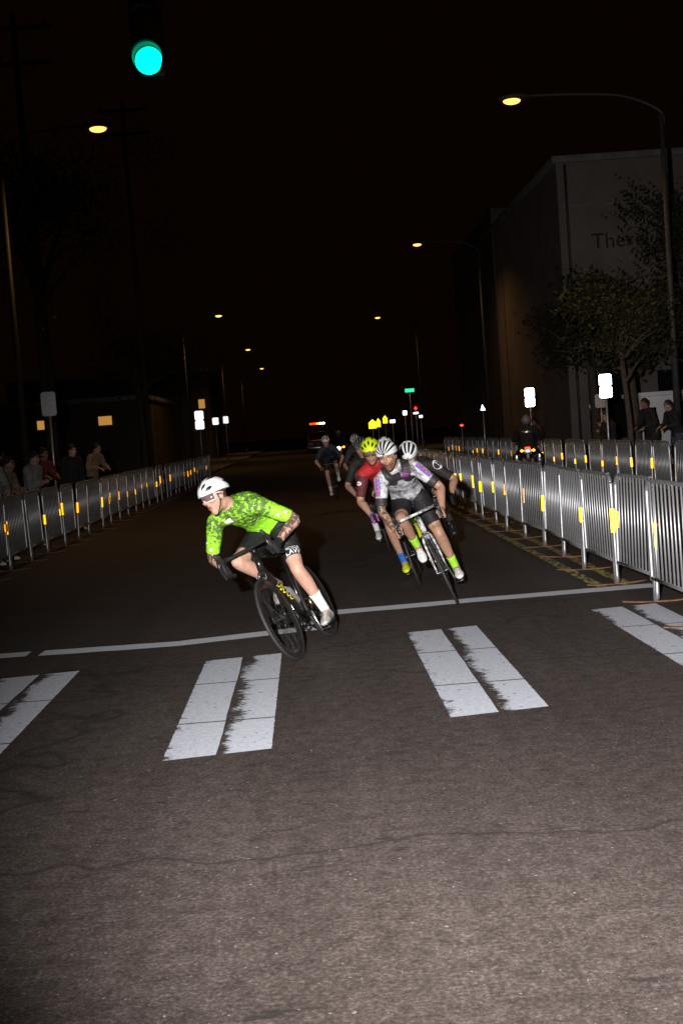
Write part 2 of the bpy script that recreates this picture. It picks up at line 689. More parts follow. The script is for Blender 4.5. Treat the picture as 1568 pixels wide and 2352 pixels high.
tag(sheet('road', [(-400, -60), (400, -60), (400, 700), (-400, 700)], 0, ASPH), 'dark brown asphalt of the street crossing', kind='structure')
LK, RK = -5.05, 8.0
for nm, x0, x1, lab in (('pavement_left', -60, LK, 'concrete pavement behind the left barriers'), ('pavement_right', RK, 60, 'concrete pavement behind the far barriers')):
    bm = bmesh.new()
    box(bm, ((x0 + x1) / 2, 190, 0.065), (x1 - x0, 350, 0.13))
    tag(obj(nm, bm, CONC, smooth=False), lab, kind='structure')
    xk = x1 if nm.endswith('left') else x0
    s = 1 if nm.endswith('left') else -1
    bm = bmesh.new()
    for k in range(60):
        y0 = 15 + k * 1.5
        box(bm, (xk + s * 0.078, y0 + 0.75, 0.0685), (0.15, 1.485, 0.143), bev=0.012)
    tag(obj('kerb', bm, CONC, smooth='auto'), 'concrete kerb stones along the pavement', kind='structure')

tilt = 0.07
for k, (cx, cy) in enumerate([(-2.15, 7.72), (-0.60, 7.86), (1.0, 8.38), (2.62, 8.82)]):
    w, hl = 0.30, 1.50 if k != 1 else 1.44
    o = sheet('crosswalk_stripe', [(-w, -hl), (w, -hl + tilt * 1.2), (w, hl + tilt * 1.2), (-w, hl)], 0.004, WHITE_PAINT, (cx, cy))
    # extra cuts are not needed: the sheet is flat
    tag(o, ['worn white crosswalk stripe cut by the left edge of frame', 'worn white crosswalk stripe under the leading front wheel',
            'white crosswalk stripe with ragged left edge in mid road', 'white crosswalk stripe under the foot of the barrier'][k], kind='structure')
tag(strip('stop_line', [(-9, 10.27), (-2.47, 10.29)], 0.115, 0.004, LINE_PAINT), 'white stop line stub at the edge of frame', kind='structure')
tag(strip('stop_line', [(-2.36, 10.27), (-1.2, 10.22), (-0.05, 10.50)], 0.125, 0.004, LINE_PAINT), 'white stop line passing behind the leading rider', kind='structure')
tag(strip('stop_line', [(-0.05, 11.31), (0.85, 11.36), (1.55, 11.43), (3.22, 11.49)], 0.135, 0.004, LINE_PAINT), 'white stop line passing under the barrier row', kind='structure')
tag(strip('stop_line', [(-0.12, 10.70), (-0.12, 11.16)], 0.10, 0.004, LINE_PAINT), 'short white block joining the two stop lines', kind='structure')
tag(strip('centre_line', [(2.74, 11.66), (2.74, 90)], 0.055, 0.004, YELLOW_PAINT), 'worn yellow centre line beside the barrier feet', kind='structure')
tag(strip('centre_line', [(3.02, 11.66), (3.02, 90)], 0.055, 0.004, YELLOW_PAINT), 'worn yellow centre line behind the barrier feet', kind='structure')


# ------------------------------------------------------------------ crowd barriers
BL, BH, BZ = 1.30, 1.08, 0.235
NB = 11


def barrier_meshes():
    d = {}
    hw = BL / 2 - 0.028
    rc = 0.13
    pts = [(0, -hw, 0.035), (0, -hw, 0.45), (0, -hw, BH - rc)]
    pts += [(0, -hw + rc * (1 - math.cos(R(a))), BH - rc + rc * math.sin(R(a))) for a in (22, 45, 68, 90)]
    pts += [(0, 0, BH)]
    pts += [(0, hw - rc * (1 - math.cos(R(a))), BH - rc + rc * math.sin(R(a))) for a in (90, 68, 45, 22)]
    pts += [(0, hw, BH - rc), (0, hw, 0.45), (0, hw, BZ - 0.02)]
    bm = bmesh.new()
    pipe(bm, pts, 0.019, 10, 60)
    d['frame'] = bm
    bm = bmesh.new()
    tube(bm, (0, -hw, BZ), (0, hw, BZ), 0.017, n=8)
    d['rail'] = bm
    bm = bmesh.new()
    tube(bm, (0, 0, BZ), (0, 0, BH), 0.0095, n=8)
    d['bar'] = bm
    bm = bmesh.new()       # stub leg bolted beside the frame
    tube(bm, (0, 0, 0.012), (0, 0, 0.34), 0.022, n=10)
    tube(bm, (0, 0, 0.335), (0, 0, 0.35), 0.024, n=10)
    d['leg'] = bm
    bm = bmesh.new()       # flat foot, bent up a little at the ends
    for s in (-1, 1):
        pipe(bm, [(0, 0, 0.012), (s * 0.15, 0, 0.014), (s * 0.29, 0, 0.028)], 0.010, 6, 5)
    bmesh.ops.scale(bm, verts=bm.verts, vec=(1, 3.0, 0.8))
    d['foot'] = bm
    bm = bmesh.new()       # ribbed prismatic plate strapped to the post, facing the traffic
    for k in range(9):
        z0 = -0.1 + 0.2 * k / 9
        A, B_ = [], []
        for j in range(7):
            a = R(-10 + 20 * j / 6)
            p = V((0.165 * math.sin(a), -0.036 - 0.165 * (math.cos(a) - 1.0), 0))
            A.append((bm.verts.new((p.x, p.y, z0 + 0.0005)), bm.verts.new((p.x, p.y, z0 + 0.0215))))
            B_.append((bm.verts.new((p.x, p.y + 0.008, z0 + 0.0005)), bm.verts.new((p.x, p.y + 0.008, z0 + 0.0215))))
        for j in range(6):
            bm.faces.new((A[j][0], A[j + 1][0], A[j + 1][1], A[j][1]))
            bm.faces.new((B_[j][0], B_[j][1], B_[j + 1][1], B_[j + 1][0]))
            bm.faces.new((A[j][1], A[j + 1][1], B_[j + 1][1], B_[j][1]))
            bm.faces.new((A[j][0], B_[j][0], B_[j + 1][0], A[j + 1][0]))
        for j in (0, 6):
            bm.faces.new((A[j][0], A[j][1], B_[j][1], B_[j][0]))
    d['reflector'] = bm
    bm = bmesh.new()
    for k in range(NB):
        y = -hw + (k + 1) * (2 * hw) / (NB + 1)
        tube(bm, (0, y, BZ), (0, y, BH), 0.0095, n=6)
    d['bars'] = bm
    out = {}
    for k, bm in d.items():
        bmesh.ops.recalc_face_normals(bm, faces=bm.faces)
        me = bpy.data.meshes.new(k)
        bm.to_mesh(me)
        bm.free()
        me.materials.append(RUST if k == 'foot' else RETRO_AMBER if k == 'reflector' else GALV)
        me.polygons.foreach_set('use_smooth', [k != 'reflector'] * len(me.polygons))
        out[k] = me
    return out


BM = barrier_meshes()


def barrier(x, y, rz, label, group, rnd, single=True, tape=True, side=-1):
    root = empty('crowd_barrier', loc=(x, y, 0), rz=rz)
    root.rotation_euler = (R(rnd.uniform(-0.35, 0.35)), R(rnd.uniform(-2.2, 2.2)), rz + R(rnd.uniform(-3.4, 3.4)))
    tag(root, label, 'barrier', group)
    hw = BL / 2 - 0.028

    def add(nm, loc=(0, 0, 0), rot=(0, 0, 0), s=None):
        o = bpy.data.objects.new(nm, BM[nm])
        col.objects.link(o)
        o.parent = root
        o.location = loc
        o.rotation_euler = rot
        if s:
            o.scale = s
        return o
    add('frame')
    add('rail')
    add('leg', (0.0, -hw + 0.052, 0))
    add('foot', (0, -hw + 0.05, 0), (0, 0, R(rnd.uniform(-9, 9))))
    if single:
        for k in range(NB):
            add('bar', (0, -hw + (k + 1) * 2 * hw / (NB + 1), 0), (R(rnd.uniform(-0.3, 0.3)), 0, 0))
    else:
        tag(add('bars'), kind='stuff')
    if tape:
        ln = rnd.uniform(0.75, 1.15)
        turn = -math.atan2(x + 0.2, y) - root.rotation_euler[2] + R(rnd.uniform(-2, 2))
        nod = -math.atan2(1.2, math.hypot(x, y))
        add('reflector', (0, -hw, 0.63 + rnd.uniform(-0.06, 0.05)), (nod, 0, turn), (1, 1, ln))
        if rnd.random() < 0.35:
            add('reflector', (0, hw, 0.60 + rnd.uniform(-0.06, 0.05)), (nod, 0, turn + R(5)), (1, 1, ln * 0.7))
    return root


rnd = random.Random(3)
ORD = ['first', 'second', 'third', 'fourth', 'fifth', 'sixth', 'seventh', 'eighth', 'ninth', 'tenth', 'eleventh', 'twelfth', 'thirteenth',
       'fourteenth', 'fifteenth', 'sixteenth', 'seventeenth', 'eighteenth', 'nineteenth', 'twentieth']
ORD += ['twenty-' + q for q in ORD[:9]] + ['thirtieth']
NR = 26
for k in range(NR):
    y = 9.10 + 0.62 + BL * (k)
    x = 2.93 + 0.008 * (k - 3) + rnd.uniform(-0.03, 0.03)
    if k == 0:
        lab = 'steel crowd barrier cut by the right edge, nearest on the yellow centre line'
    else:
        lab = f'steel crowd barrier on the yellow centre line, {ORD[k]} from the nearest'
    barrier(x, y, 0, lab, 'barriers along the yellow centre line', rnd, single=k < 14)
for k in range(30):
    y = 15.9 + BL * k
    x = -4.46 + 0.006 * k + rnd.uniform(-0.02, 0.02)
    lab = (f'dim steel barrier in front of the spectators on the left kerb, {ORD[k]} along' if k < 8 else
           f'small dark steel barrier far along the left kerb, {ORD[k]} from the frame edge')
    barrier(x, y, 0, lab, 'barriers along the left kerb', rnd, single=k < 8, tape=rnd.random() < 0.85)
for k in range(30):
    y = 18.2 + BL * k
    x = 6.46 + rnd.uniform(-0.02, 0.02)
    lab = (f'dark steel barrier on the far right roadside behind the centre row, {ORD[k]} along' if k < 9 else
           f'small dark steel barrier on the far right roadside, {ORD[k]} from the frame edge')
    barrier(x, y, 0, lab, 'barriers on the far right roadside', rnd, single=k < 9, tape=rnd.random() < 0.85)


# ------------------------------------------------------------------ bicycles
TYRE_R = 0.340


def make_wheel_meshes():
    d = {}
    bm = bmesh.new()
    prof = [(0.3265 + 0.0135 * math.cos(2 * math.pi * a / 10), 0.0135 * math.sin(2 * math.pi * a / 10)) for a in range(10)]
    d['tyre'] = revolve(bm, prof, 56)
    for nm, deep in (('rim_deep', 0.262), ('rim_mid', 0.285)):
        bm = bmesh.new()
        d[nm] = revolve(bm, [(0.318, -0.0115), (0.318, 0.0115), (0.300, 0.0135), (deep + 0.012, 0.0085), (deep, 0.0), (deep + 0.012, -0.0085), (0.300, -0.0135)], 56)
    bm = bmesh.new()
    revolve(bm, [(0.004, -0.05), (0.020, -0.05), (0.020, -0.032), (0.026, -0.030), (0.026, -0.026), (0.014, -0.022), (0.014, 0.022), (0.026, 0.026), (0.026, 0.030), (0.020, 0.032), (0.020, 0.05), (0.004, 0.05)], 16)
    d['hub'] = bm
    bm = bmesh.new()
    for k in range(22):
        a = 2 * math.pi * k / 22
        b = a + (0.35 if k % 4 < 2 else -0.35)
        s = 0.028 if k % 2 else -0.028
        tube(bm, (0.026 * math.cos(b), s, 0.026 * math.sin(b)), (0.285 * math.cos(a), 0.0, 0.285 * math.sin(a)), 0.0016, n=4)
    d['spokes'] = bm
    out = {}
    for k, bm in d.items():
        bmesh.ops.recalc_face_normals(bm, faces=bm.faces)
        me = bpy.data.meshes.new(k)
        bm.to_mesh(me)
        bm.free()
        me.materials.append({'tyre': RUBBER, 'rim_deep': RIMM, 'rim_mid': RIMM, 'hub': BLACK_METAL, 'spokes': STEEL}[k])
        me.polygons.foreach_set('use_smooth', [True] * len(me.polygons))
        me.set_sharp_from_angle(angle=R(40))
        out[k] = me
    return out


WM = make_wheel_meshes()
BBP = V((0, 0, 0.272))
RAX = V((-0.41, 0, TYRE_R))
FAX = V((0.585, 0, TYRE_R))
HT_T, HT_B = V((0.405, 0, 0.875)), V((0.448, 0, 0.735))
ST_T = V((-0.155, 0, 0.80))


def bicycle(mw, label, frame_mat, rim='rim_deep', tape_mat=None, crank=-90.0, bottle=None, detail=True, fork_mat=None, bar_mat=None):
    root = empty('racing_bicycle', mat=mw)
    tag(root, label, 'bicycle', 'racing bicycles')
    fm = frame_mat
    bm = bmesh.new()
    Chain([HT_B + V((-0.012, 0, 0.02)), BBP], [(0.024, 0.030), (0.030, 0.034)], side=V((0, 1, 0))).loft(bm, n=12, steps=4, round_ends=False)
    Chain([HT_T + V((-0.01, 0, -0.022)), ST_T + V((0.012, 0, -0.02))], [(0.019, 0.020), (0.014, 0.016)], side=V((0, 1, 0))).loft(bm, n=10, steps=3, round_ends=False)
    tube(bm, BBP, ST_T, 0.019, 0.016, 10)
    tube(bm, HT_T, HT_B, 0.024, 0.029, 12)
    revolve(bm, [(0.012, -0.040), (0.026, -0.040), (0.026, 0.040), (0.012, 0.040)], 16, 'Y', BBP)
    for s in (-1, 1):
        pipe(bm, [BBP + V((-0.02, s * 0.028, 0)), V((-0.20, s * 0.050, 0.305)), RAX + V((0, s * 0.062, 0))], 0.0095, 8, 8)
        pipe(bm, [ST_T + V((0.012, s * 0.014, -0.045)), V((-0.28, s * 0.040, 0.56)), RAX + V((0, s * 0.062, 0))], 0.0075, 8, 8)
    frame = obj('frame', bm, fm, root)
    bm = bmesh.new()
    crown = V((0.462, 0, 0.705))
    for s in (-1, 1):
        Chain([crown + V((0, s * 0.020, 0)), crown + V((0.015, s * 0.045, -0.045)), V((0.525, s * 0.052, 0.50)), FAX + V((0, s * 0.052, 0))],
              [(0.017, 0.021), (0.013, 0.021), (0.011, 0.018), (0.008, 0.011)], side=V((0, 1, 0))).loft(bm, n=10, steps=12, round_ends=False)
    ell(bm, crown + V((0, 0, 0.006)), (V((1, 0, 0)), V((0, 1, 0)), V((0, 0, 1))), (0.030, 0.042, 0.030), 2)
    obj('fork', bm, fork_mat or fm, root)
    for nm, ax in (('wheel', RAX), ('wheel', FAX)):
        w = bpy.data.objects.new(nm, None)
        col.objects.link(w)
        w.parent = root
        w.location = ax
        for k, mk in (('tyre', 'tyre'), ('rim', rim), ('hub', 'hub'), ('spokes', 'spokes')):
            o = bpy.data.objects.new(k, WM[mk])
            col.objects.link(o)
            o.parent = w
    # stem and bars
    sb = V((0.485, 0, 0.925))
    bm = bmesh.new()
    tube(bm, HT_T, HT_T + V((-0.012, 0, 0.045)), 0.018, n=10)
    tube(bm, HT_T + V((-0.010, 0, 0.035)), sb, 0.017, 0.019, 10)
    obj('stem', bm, BLACK_METAL, root)
    bar = bmesh.new()
    pts = []
    half = [(0.485, 0.0, 0.925), (0.487, 0.10, 0.925), (0.492, 0.175, 0.925), (0.525, 0.203, 0.925), (0.570, 0.208, 0.915), (0.590, 0.211, 0.880), (0.580, 0.214, 0.835), (0.535, 0.217, 0.803), (0.470, 0.220, 0.795), (0.425, 0.222, 0.793)]
    pts = [(x, -y, z) for x, y, z in half[::-1]] + half[1:]
    pipe(bar, pts, 0.0135, 10, 72)
    hb = obj('handlebar', bar, bar_mat or BLACK_METAL, root)
    for s in (-1, 1):
        bm = bmesh.new()
        pipe(bm, [(x, s * y, z) for x, y, z in half[2:]], 0.0172, 10, 40)
        obj('bar_tape', bm, tape_mat or BLACK_CLOTH, hb)
        bm = bmesh.new()
        Chain([(0.555, s * 0.209, 0.925), (0.605, s * 0.210, 0.945), (0.640, s * 0.210, 0.975), (0.648, s * 0.210, 0.990)], [0.018, 0.019, 0.017, 0.012]).loft(bm, n=10, steps=8)
        hood = obj('brake_hood', bm, RUBBER, hb)
        bm = bmesh.new()
        Chain([(0.642, s * 0.212, 0.955), (0.660, s * 0.216, 0.90), (0.640, s * 0.222, 0.83)], [(0.009, 0.006), (0.011, 0.005), (0.007, 0.004)], side=V((0, 1, 0))).loft(bm, n=8, steps=8)
        obj('brake_lever', bm, BLACK_METAL, hood)
    bm = bmesh.new()
    tube(bm, ST_T, V((-0.185, 0, 0.945)), 0.0137, n=10)
    obj('seat_post', bm, CARBON, root)
    bm = bmesh.new()
    Chain([(-0.32, 0, 0.985), (-0.26, 0, 0.985), (-0.16, 0, 0.980), (-0.08, 0, 0.975), (-0.045, 0, 0.968)], [(0.060, 0.016), (0.066, 0.020), (0.032, 0.020), (0.020, 0.018), (0.012, 0.012)], side=V((0, 1, 0))).loft(bm, n=14, steps=14)
    obj('saddle', bm, BLACK_METAL, root)
    # cranks: the angle is that of the left crank, from straight ahead
    cs = bmesh.new()
    revolve(cs, [(0.083, -0.047), (0.100, -0.047), (0.100, -0.043), (0.083, -0.043)], 40, 'Y', BBP)
    for a in range(4):
        q = R(45 + 90 * a)
        tube(cs, BBP + V((0, -0.045, 0)), BBP + V((0.088 * math.cos(q), -0.045, 0.088 * math.sin(q))), 0.008, n=6)
    crs = obj('chainring', cs, BLACK_METAL, root)
    ped = {}
    for s, a in ((1, R(crank)), (-1, R(crank) + math.pi)):
        e = BBP + V((0.17 * math.cos(a), s * 0.072, 0.17 * math.sin(a)))
        bm = bmesh.new()
        Chain([BBP + V((0, s * 0.058, 0)), e], [(0.008, 0.016), (0.007, 0.012)], side=V((0, 1, 0))).loft(bm, n=8, steps=2)
        obj('crank_arm', bm, STEEL if detail else BLACK_METAL, root)
        bm = bmesh.new()
        tube(bm, e, e + V((0, s * 0.075, 0)), 0.008, n=8)
        box(bm, e + V((0, s * 0.055, 0)), (0.075, 0.05, 0.014), bev=0.004)
        obj('pedal', bm, BLACK_METAL, root)
        ped[s] = e + V((0, s * 0.055, 0))
    if detail:
        bm = bmesh.new()
        pipe(bm, [BBP + V((0.0, -0.045, 0.100)), V((-0.2, -0.045, 0.395)), RAX + V((0, -0.045, 0.03))], 0.004, 5, 6)
        pipe(bm, [BBP + V((0.0, -0.045, -0.100)), V((-0.25, -0.045, 0.21)), RAX + V((0.02, -0.045, -0.09))], 0.004, 5, 6)
        obj('chain', bm, GOLDM, root)
        bm = bmesh.new()
        revolve(bm, [(0.014, -0.050), (0.045, -0.050), (0.055, -0.026), (0.014, -0.026)], 24, 'Y', RAX)
        obj('cassette', bm, GOLDM, root)
        bm = bmesh.new()
        Chain([RAX + V((0.01, -0.055, -0.03)), RAX + V((0.03, -0.06, -0.10)), RAX + V((0.0, -0.058, -0.16))], [0.012, 0.011, 0.009]).loft(bm, n=8, steps=6)
        obj('rear_derailleur', bm, BLACK_METAL, root)
        for c in (V((0.495, 0, 0.70)), V((-0.20, 0, 0.70))):
            bm = bmesh.new()
            for s in (-1, 1):
                pipe(bm, [c + V((0, 0, 0.02)), c + V((0.006, s * 0.030, 0.0)), c + V((0.004, s * 0.024, -0.055))], 0.007, 6, 6)
            obj('brake_caliper', bm, BLACK_METAL, root)
    if bottle:
        bm = bmesh.new()
        d = (HT_B - BBP).normalized()
        nrm = V((-d.z, 0, d.x))
        b0 = BBP + d * 0.11 + nrm * 0.075
        Chain([b0, b0 + d * 0.02, b0 + d * 0.14, b0 + d * 0.155, b0 + d * 0.18], [0.034, 0.036, 0.036, 0.028, 0.018]).loft(bm, n=14, steps=16)
        obj('water_bottle', bm, bottle, root)
    return root, frame, ped


# ------------------------------------------------------------------ people
def ik(a, b, l1, l2, hint):
    d = b - a
    L = min(d.length, (l1 + l2) * 0.995)
    dn = d.normalized()
    x = (l1 * l1 - l2 * l2 + L * L) / (2 * L)
    h = math.sqrt(max(l1 * l1 - x * x, 0))
    hv = (V(hint) - dn * V(hint).dot(dn)).normalized()
    return a + dn * x + hv * h


def add_head(bm, C, f, u, neck):
    l = u.cross(f).normalized()
    ell(bm, C + u * 0.022 - f * 0.008, (f, l, u), (0.098, 0.075, 0.102), 3)
    Chain([C + f * 0.012 - u * 0.02, C + f * 0.028 - u * 0.065, C + f * 0.046 - u * 0.108], [(0.066, 0.078), (0.058, 0.066), (0.030, 0.036)], side=l).loft(bm, n=16, steps=8)
    Chain([C + f * 0.088 + u * 0.022, C + f * 0.101 - u * 0.004, C + f * 0.110 - u * 0.028], [(0.009, 0.010), (0.011, 0.012), (0.015, 0.012)], side=l).loft(bm, n=10, steps=6)
    Chain([C + f * 0.074 + u * 0.032 + l * 0.048, C + f * 0.092 + u * 0.034, C + f * 0.074 + u * 0.032 - l * 0.048], [0.010, 0.012, 0.010]).loft(bm, n=8, steps=8)
    for dz in (-0.060, -0.072):
        Chain([C + f * 0.078 + u * dz + l * 0.024, C + f * 0.093 + u * dz, C + f * 0.078 + u * dz - l * 0.024], [0.005, 0.008, 0.005]).loft(bm, n=8, steps=6)
    for s in (-1, 1):
        ell(bm, C + l * (s * 0.077) - f * 0.010 - u * 0.012, ((f * 0.9 + u * 0.3).normalized(), l, (u * 0.9 - f * 0.3).normalized()), (0.020, 0.010, 0.033), 2)
        ell(bm, C + l * (s * 0.043) + f * 0.066 - u * 0.022, (f, l, u), (0.024, 0.024, 0.020), 2)
    Chain([neck - u * 0.02, neck.lerp(C, 0.45) - f * 0.012, C - u * 0.055 - f * 0.022], [0.066, 0.056, 0.054]).loft(bm, n=14, steps=8)
    return l


def grip_hand(bm, g, axis, front, outw, wrist, inf=0.0):
    """hand closed round a bar: axis runs along the bar, fingers wrap over the front"""
    axis, front, outw = V(axis).normalized(), V(front).normalized(), V(outw).normalized()
    back = g - front * 0.030 + outw * 0.022
    Chain([wrist, wrist.lerp(back, 0.55), back], [(0.026, 0.020), (0.034, 0.019), (0.040, 0.018)], side=axis).loft(bm, inf=inf, n=12, steps=8)
    for i in range(4):
        z = 0.031 - i * 0.0215
        rad = [0.0105, 0.0105, 0.0100, 0.0088][i]
        reach = [250, 270, 262, 235][i]
        arc = []
        for k in range(6):
            a = R(150 - reach * k / 5)
            q = 0.0285
            arc.append(g + axis * z + outw * (q * math.sin(a) * 1.05) + front * (-q * math.cos(a)))
        Chain(arc, [rad * 1.08, rad * 1.05, rad, rad * 0.98, rad * 0.92, rad * 0.82]).loft(bm, inf=inf * 0.8, n=8, steps=14)
    th = [back + axis * 0.030, g + axis * 0.046 - outw * 0.004 - front * 0.026, g + axis * 0.040 - outw * 0.030, g + axis * 0.030 - outw * 0.032 + front * 0.020]
    Chain(th, [0.014, 0.012, 0.0112, 0.0095]).loft(bm, inf=inf * 0.8, n=8, steps=12)


def open_hand(bm, wrist, d, palm_n, side, curl=25, inf=0.0):
    """relaxed hand: d points along the fingers, side towards the thumb"""
    d, pn, sd = V(d).normalized(), V(palm_n).normalized(), V(side).normalized()
    kn = wrist + d * 0.085
    Chain([wrist, wrist + d * 0.045, kn], [(0.026, 0.018), (0.038, 0.015), (0.040, 0.013)], side=sd).loft(bm, inf=inf, n=12, steps=6)
    for i, ln in enumerate([0.068, 0.077, 0.072, 0.056]):
        b = kn + sd * (0.030 - i * 0.020)
        pts = [b]
        ang = 0
        dirv = d
        for k, part in enumerate((0.45, 0.31, 0.24)):
            ang += R(curl * (0.7 + 0.4 * k))
            pts.append(pts[-1] + (d * math.cos(ang) + pn * math.sin(ang)) * ln * part)
        Chain(pts, [0.0095, 0.0092, 0.0085, 0.007]).loft(bm, inf=inf * 0.8, n=8, steps=8)
    Chain([wrist + d * 0.02 + sd * 0.026, wrist + d * 0.05 + sd * 0.05 + pn * 0.01, wrist + d * 0.085 + sd * 0.056 + pn * 0.022], [0.014, 0.011, 0.008]).loft(bm, inf=inf * 0.8, n=8, steps=6)


class Body:
    """joint positions -> limbs; every garment is a slice of the same limbs, a little thicker"""
    def __init__(self, J, girth=1.0):
        self.J = J
        P, N = J['pelvis'], J['neck']
        ax = (N - P).normalized()
        hs = (J['hip'][0] - J['hip'][1]).normalized()
        ss = (J['sh'][0] - J['sh'][1]).normalized()
        nb = hs.cross(ax).normalized()       # towards the belly is -nb or +nb
        if nb.dot(J['front']) > 0:
            nb = -nb
        bend = J.get('bend', 0.035)
        g = girth
        pts = [P - ax * 0.085 - nb * 0.01, P, P.lerp(N, 0.34) + nb * bend * 0.8, P.lerp(N, 0.64) + nb * bend, P.lerp(N, 0.88) + nb * bend * 0.5, N]
        self.torso = Chain(pts, [(0.118 * g, 0.098 * g), (0.163 * g, 0.120 * g), (0.142 * g, 0.103 * g), (0.165 * g, 0.118 * g), (0.172 * g, 0.098 * g), (0.085, 0.072)],
                           side=lambda t: hs.lerp(ss, min(1, max(0, t))).normalized())
        self.collar = Chain([N - ax * 0.05, N + (J['head'] - N) * 0.10, N + (J['head'] - N) * 0.30], [0.088, 0.070, 0.062])
        self.arm, self.leg, self.yoke = [], [], []
        for i in (0, 1):
            s, e, w = J['sh'][i], J['el'][i], J['wr'][i]
            self.arm.append(Chain([s, s.lerp(e, 0.45), e, e.lerp(w, 0.32), w.lerp(e, 0.30), w], [0.060 * g, 0.051 * g, 0.042, 0.044 * g, 0.034, 0.0275]))
            self.yoke.append(Chain([N - ax * 0.045, s.lerp(N, 0.4) - ax * 0.015, s], [0.066, 0.066, 0.060]))
            h, k, a = J['hip'][i], J['kn'][i], J['an'][i]
            back = ((h + a) * 0.5 - k)
            back = back.normalized() if back.length > 0.02 else -V(J['front'])
            self.leg.append(Chain([h, h.lerp(k, 0.42), h.lerp(k, 0.82), k, k.lerp(a, 0.30) + back * 0.016, k.lerp(a, 0.68) + back * 0.006, a],
                                  [0.100 * g, 0.086 * g, 0.062, 0.055, 0.057, 0.040, 0.034]))

    def skin(self, voxel, hands=True):
        J = self.J
        bm = bmesh.new()
        self.torso.loft(bm, n=24, steps=26)
        for i in (0, 1):
            self.yoke[i].loft(bm, n=14, steps=8)
            self.arm[i].loft(bm, n=14, steps=22)
            self.leg[i].loft(bm, n=16, steps=26)
            k = J['kn'][i]
            fk = (k - (J['hip'][i] + J['an'][i]) * 0.5)
            if fk.length > 0.02:
                fk.normalize()
                d = (J['hip'][i] - J['an'][i]).normalized()
                ell(bm, k + fk * 0.022, (fk, d.cross(fk).normalized(), d), (0.038, 0.040, 0.048), 2)
            a, t = J['an'][i], J['toe'][i]
            Chain([a, a.lerp(t, 0.5)], [0.032, 0.030]).loft(bm, n=10, steps=3)
            self.hand(bm, i)
        add_head(bm, J['head'], J['hf'], J['hu'], J['neck'])
        me = remesh(bm, voxel, 3)
        self.tint(me)
        return me

    def hand(self, bm, i, inf=0.0):
        J = self.J
        h = J['hand'][i]
        if h[0] == 'grip':
            grip_hand(bm, h[1], h[2], h[3], h[4], J['wr'][i], inf)
        else:
            open_hand(bm, J['wr'][i], h[1], h[2], h[3], h[4], inf)

    def tint(self, me):
        J = self.J
        C, f, u = J['head'], J['hf'], J['hu']
        l = u.cross(f).normalized()
        cols, tats = [], []
        hair = J.get('hair', (0.20, 0.14, 0.10))
        for i, v in enumerate(me.vertices):
            c = [1.0, 1.0, 1.0]
            q = v.co - C
            if q.length < 0.19:
                x, y, z = q.dot(f), q.dot(l), q.dot(u)
                if x > 0.05:
                    if abs(abs(y) - 0.034) < 0.024 and 0.026 < z < 0.043:
                        c = [0.20, 0.14, 0.11]
                    elif abs(abs(y) - 0.034) < 0.017 and -0.006 < z < 0.018:
                        c = [0.62, 0.48, 0.44]
                    elif abs(y) < 0.026 and -0.080 < z < -0.052 and x > 0.07:
                        c = [0.36, 0.17, 0.16] if abs(z + 0.066) < 0.008 and J.get('mouth_open') else [0.88, 0.62, 0.60]
                    elif z < -0.045 and J.get('beard'):
                        c = [0.48, 0.38, 0.32]
                    elif abs(y) < 0.016 and z < 0.0:
                        c = [1.0, 0.88, 0.85]
                if z > 0.075 or (x < -0.03 and z > -0.03) or (x < 0.015 and z > 0.0 and abs(y) > 0.05):
                    c = list(hair)
            cols.extend((*c, 1.0))
            t = 0.0
            for k in J.get('tattoo', ()):
                a, b = J['el'][k], J['wr'][k]
                w = (v.co - a).dot(b - a) / (b - a).length_squared
                if -0.25 < w < 0.95 and (v.co - a - (b - a) * w).length < 0.075:
                    t = 1.0
            tats.append(t)
        me.color_attributes.new('tint', 'FLOAT_COLOR', 'POINT').data.foreach_set('color', cols)
        me.attributes.new('tattoo', 'FLOAT', 'POINT').data.foreach_set('value', tats)

    def wrinkle(self, me, amp):
        nrm = [V(v.normal) for v in me.vertices]
        out = []
        for v, nv in zip(me.vertices, nrm):
            p = v.co
            w = noise.noise(V((p.x * 9 + p.z * 5, p.y * 13, p.z * 22))) + 0.6 * noise.noise(V((p.x * 30, p.y * 18 + p.z * 14, p.z * 34)))
            r = 1.0 - abs(w) * 2.2
            out.extend(p + nv * (amp * (r if r > -0.6 else -0.6)))
        me.vertices.foreach_set('co', out)
        me.update()
        return me

    def garment(self, voxel, parts, inf, smooth=3):
        """parts: list of (chain, t0, t1)"""
        bm = bmesh.new()
        for ch, t0, t1 in parts:
            ch.loft(bm, t0, t1, inf, n=20, steps=22, round_ends='start' if ch in self.arm or ch in self.yoke else False)
        return self.wrinkle(remesh(bm, voxel, smooth), 0.0035 if inf < 0.012 else 0.009)


def shoe(bm_, sole_bm, a, t, up, sc=1.0):
    d = (t - a)
    d = (d - up * d.dot(up)).normalized()
    side = up.cross(d).normalized()
    base = t
    heel = base - d * 0.215 * sc
    Chain([heel + up * 0.040, heel + d * 0.06 + up * 0.050, heel + d * 0.12 + up * 0.046, heel + d * 0.19 + up * 0.034, heel + d * 0.245 + up * 0.026],
          [(0.032, 0.038), (0.035, 0.050), (0.038, 0.046), (0.046, 0.033), (0.034, 0.020)], side=side).loft(bm_, n=16, steps=16)
    Chain([heel + up * 0.030 + d * 0.035, a + up * 0.005], [0.038, 0.037]).loft(bm_, n=14, steps=4, round_ends=False)
    Chain([heel + up * 0.004, heel + d * 0.10 + up * 0.002, heel + d * 0.19, heel + d * 0.245 + up * 0.006], [(0.032, 0.009), (0.032, 0.008), (0.044, 0.009), (0.030, 0.008)], side=side).loft(sole_bm, n=14, steps=10)
    return d, side


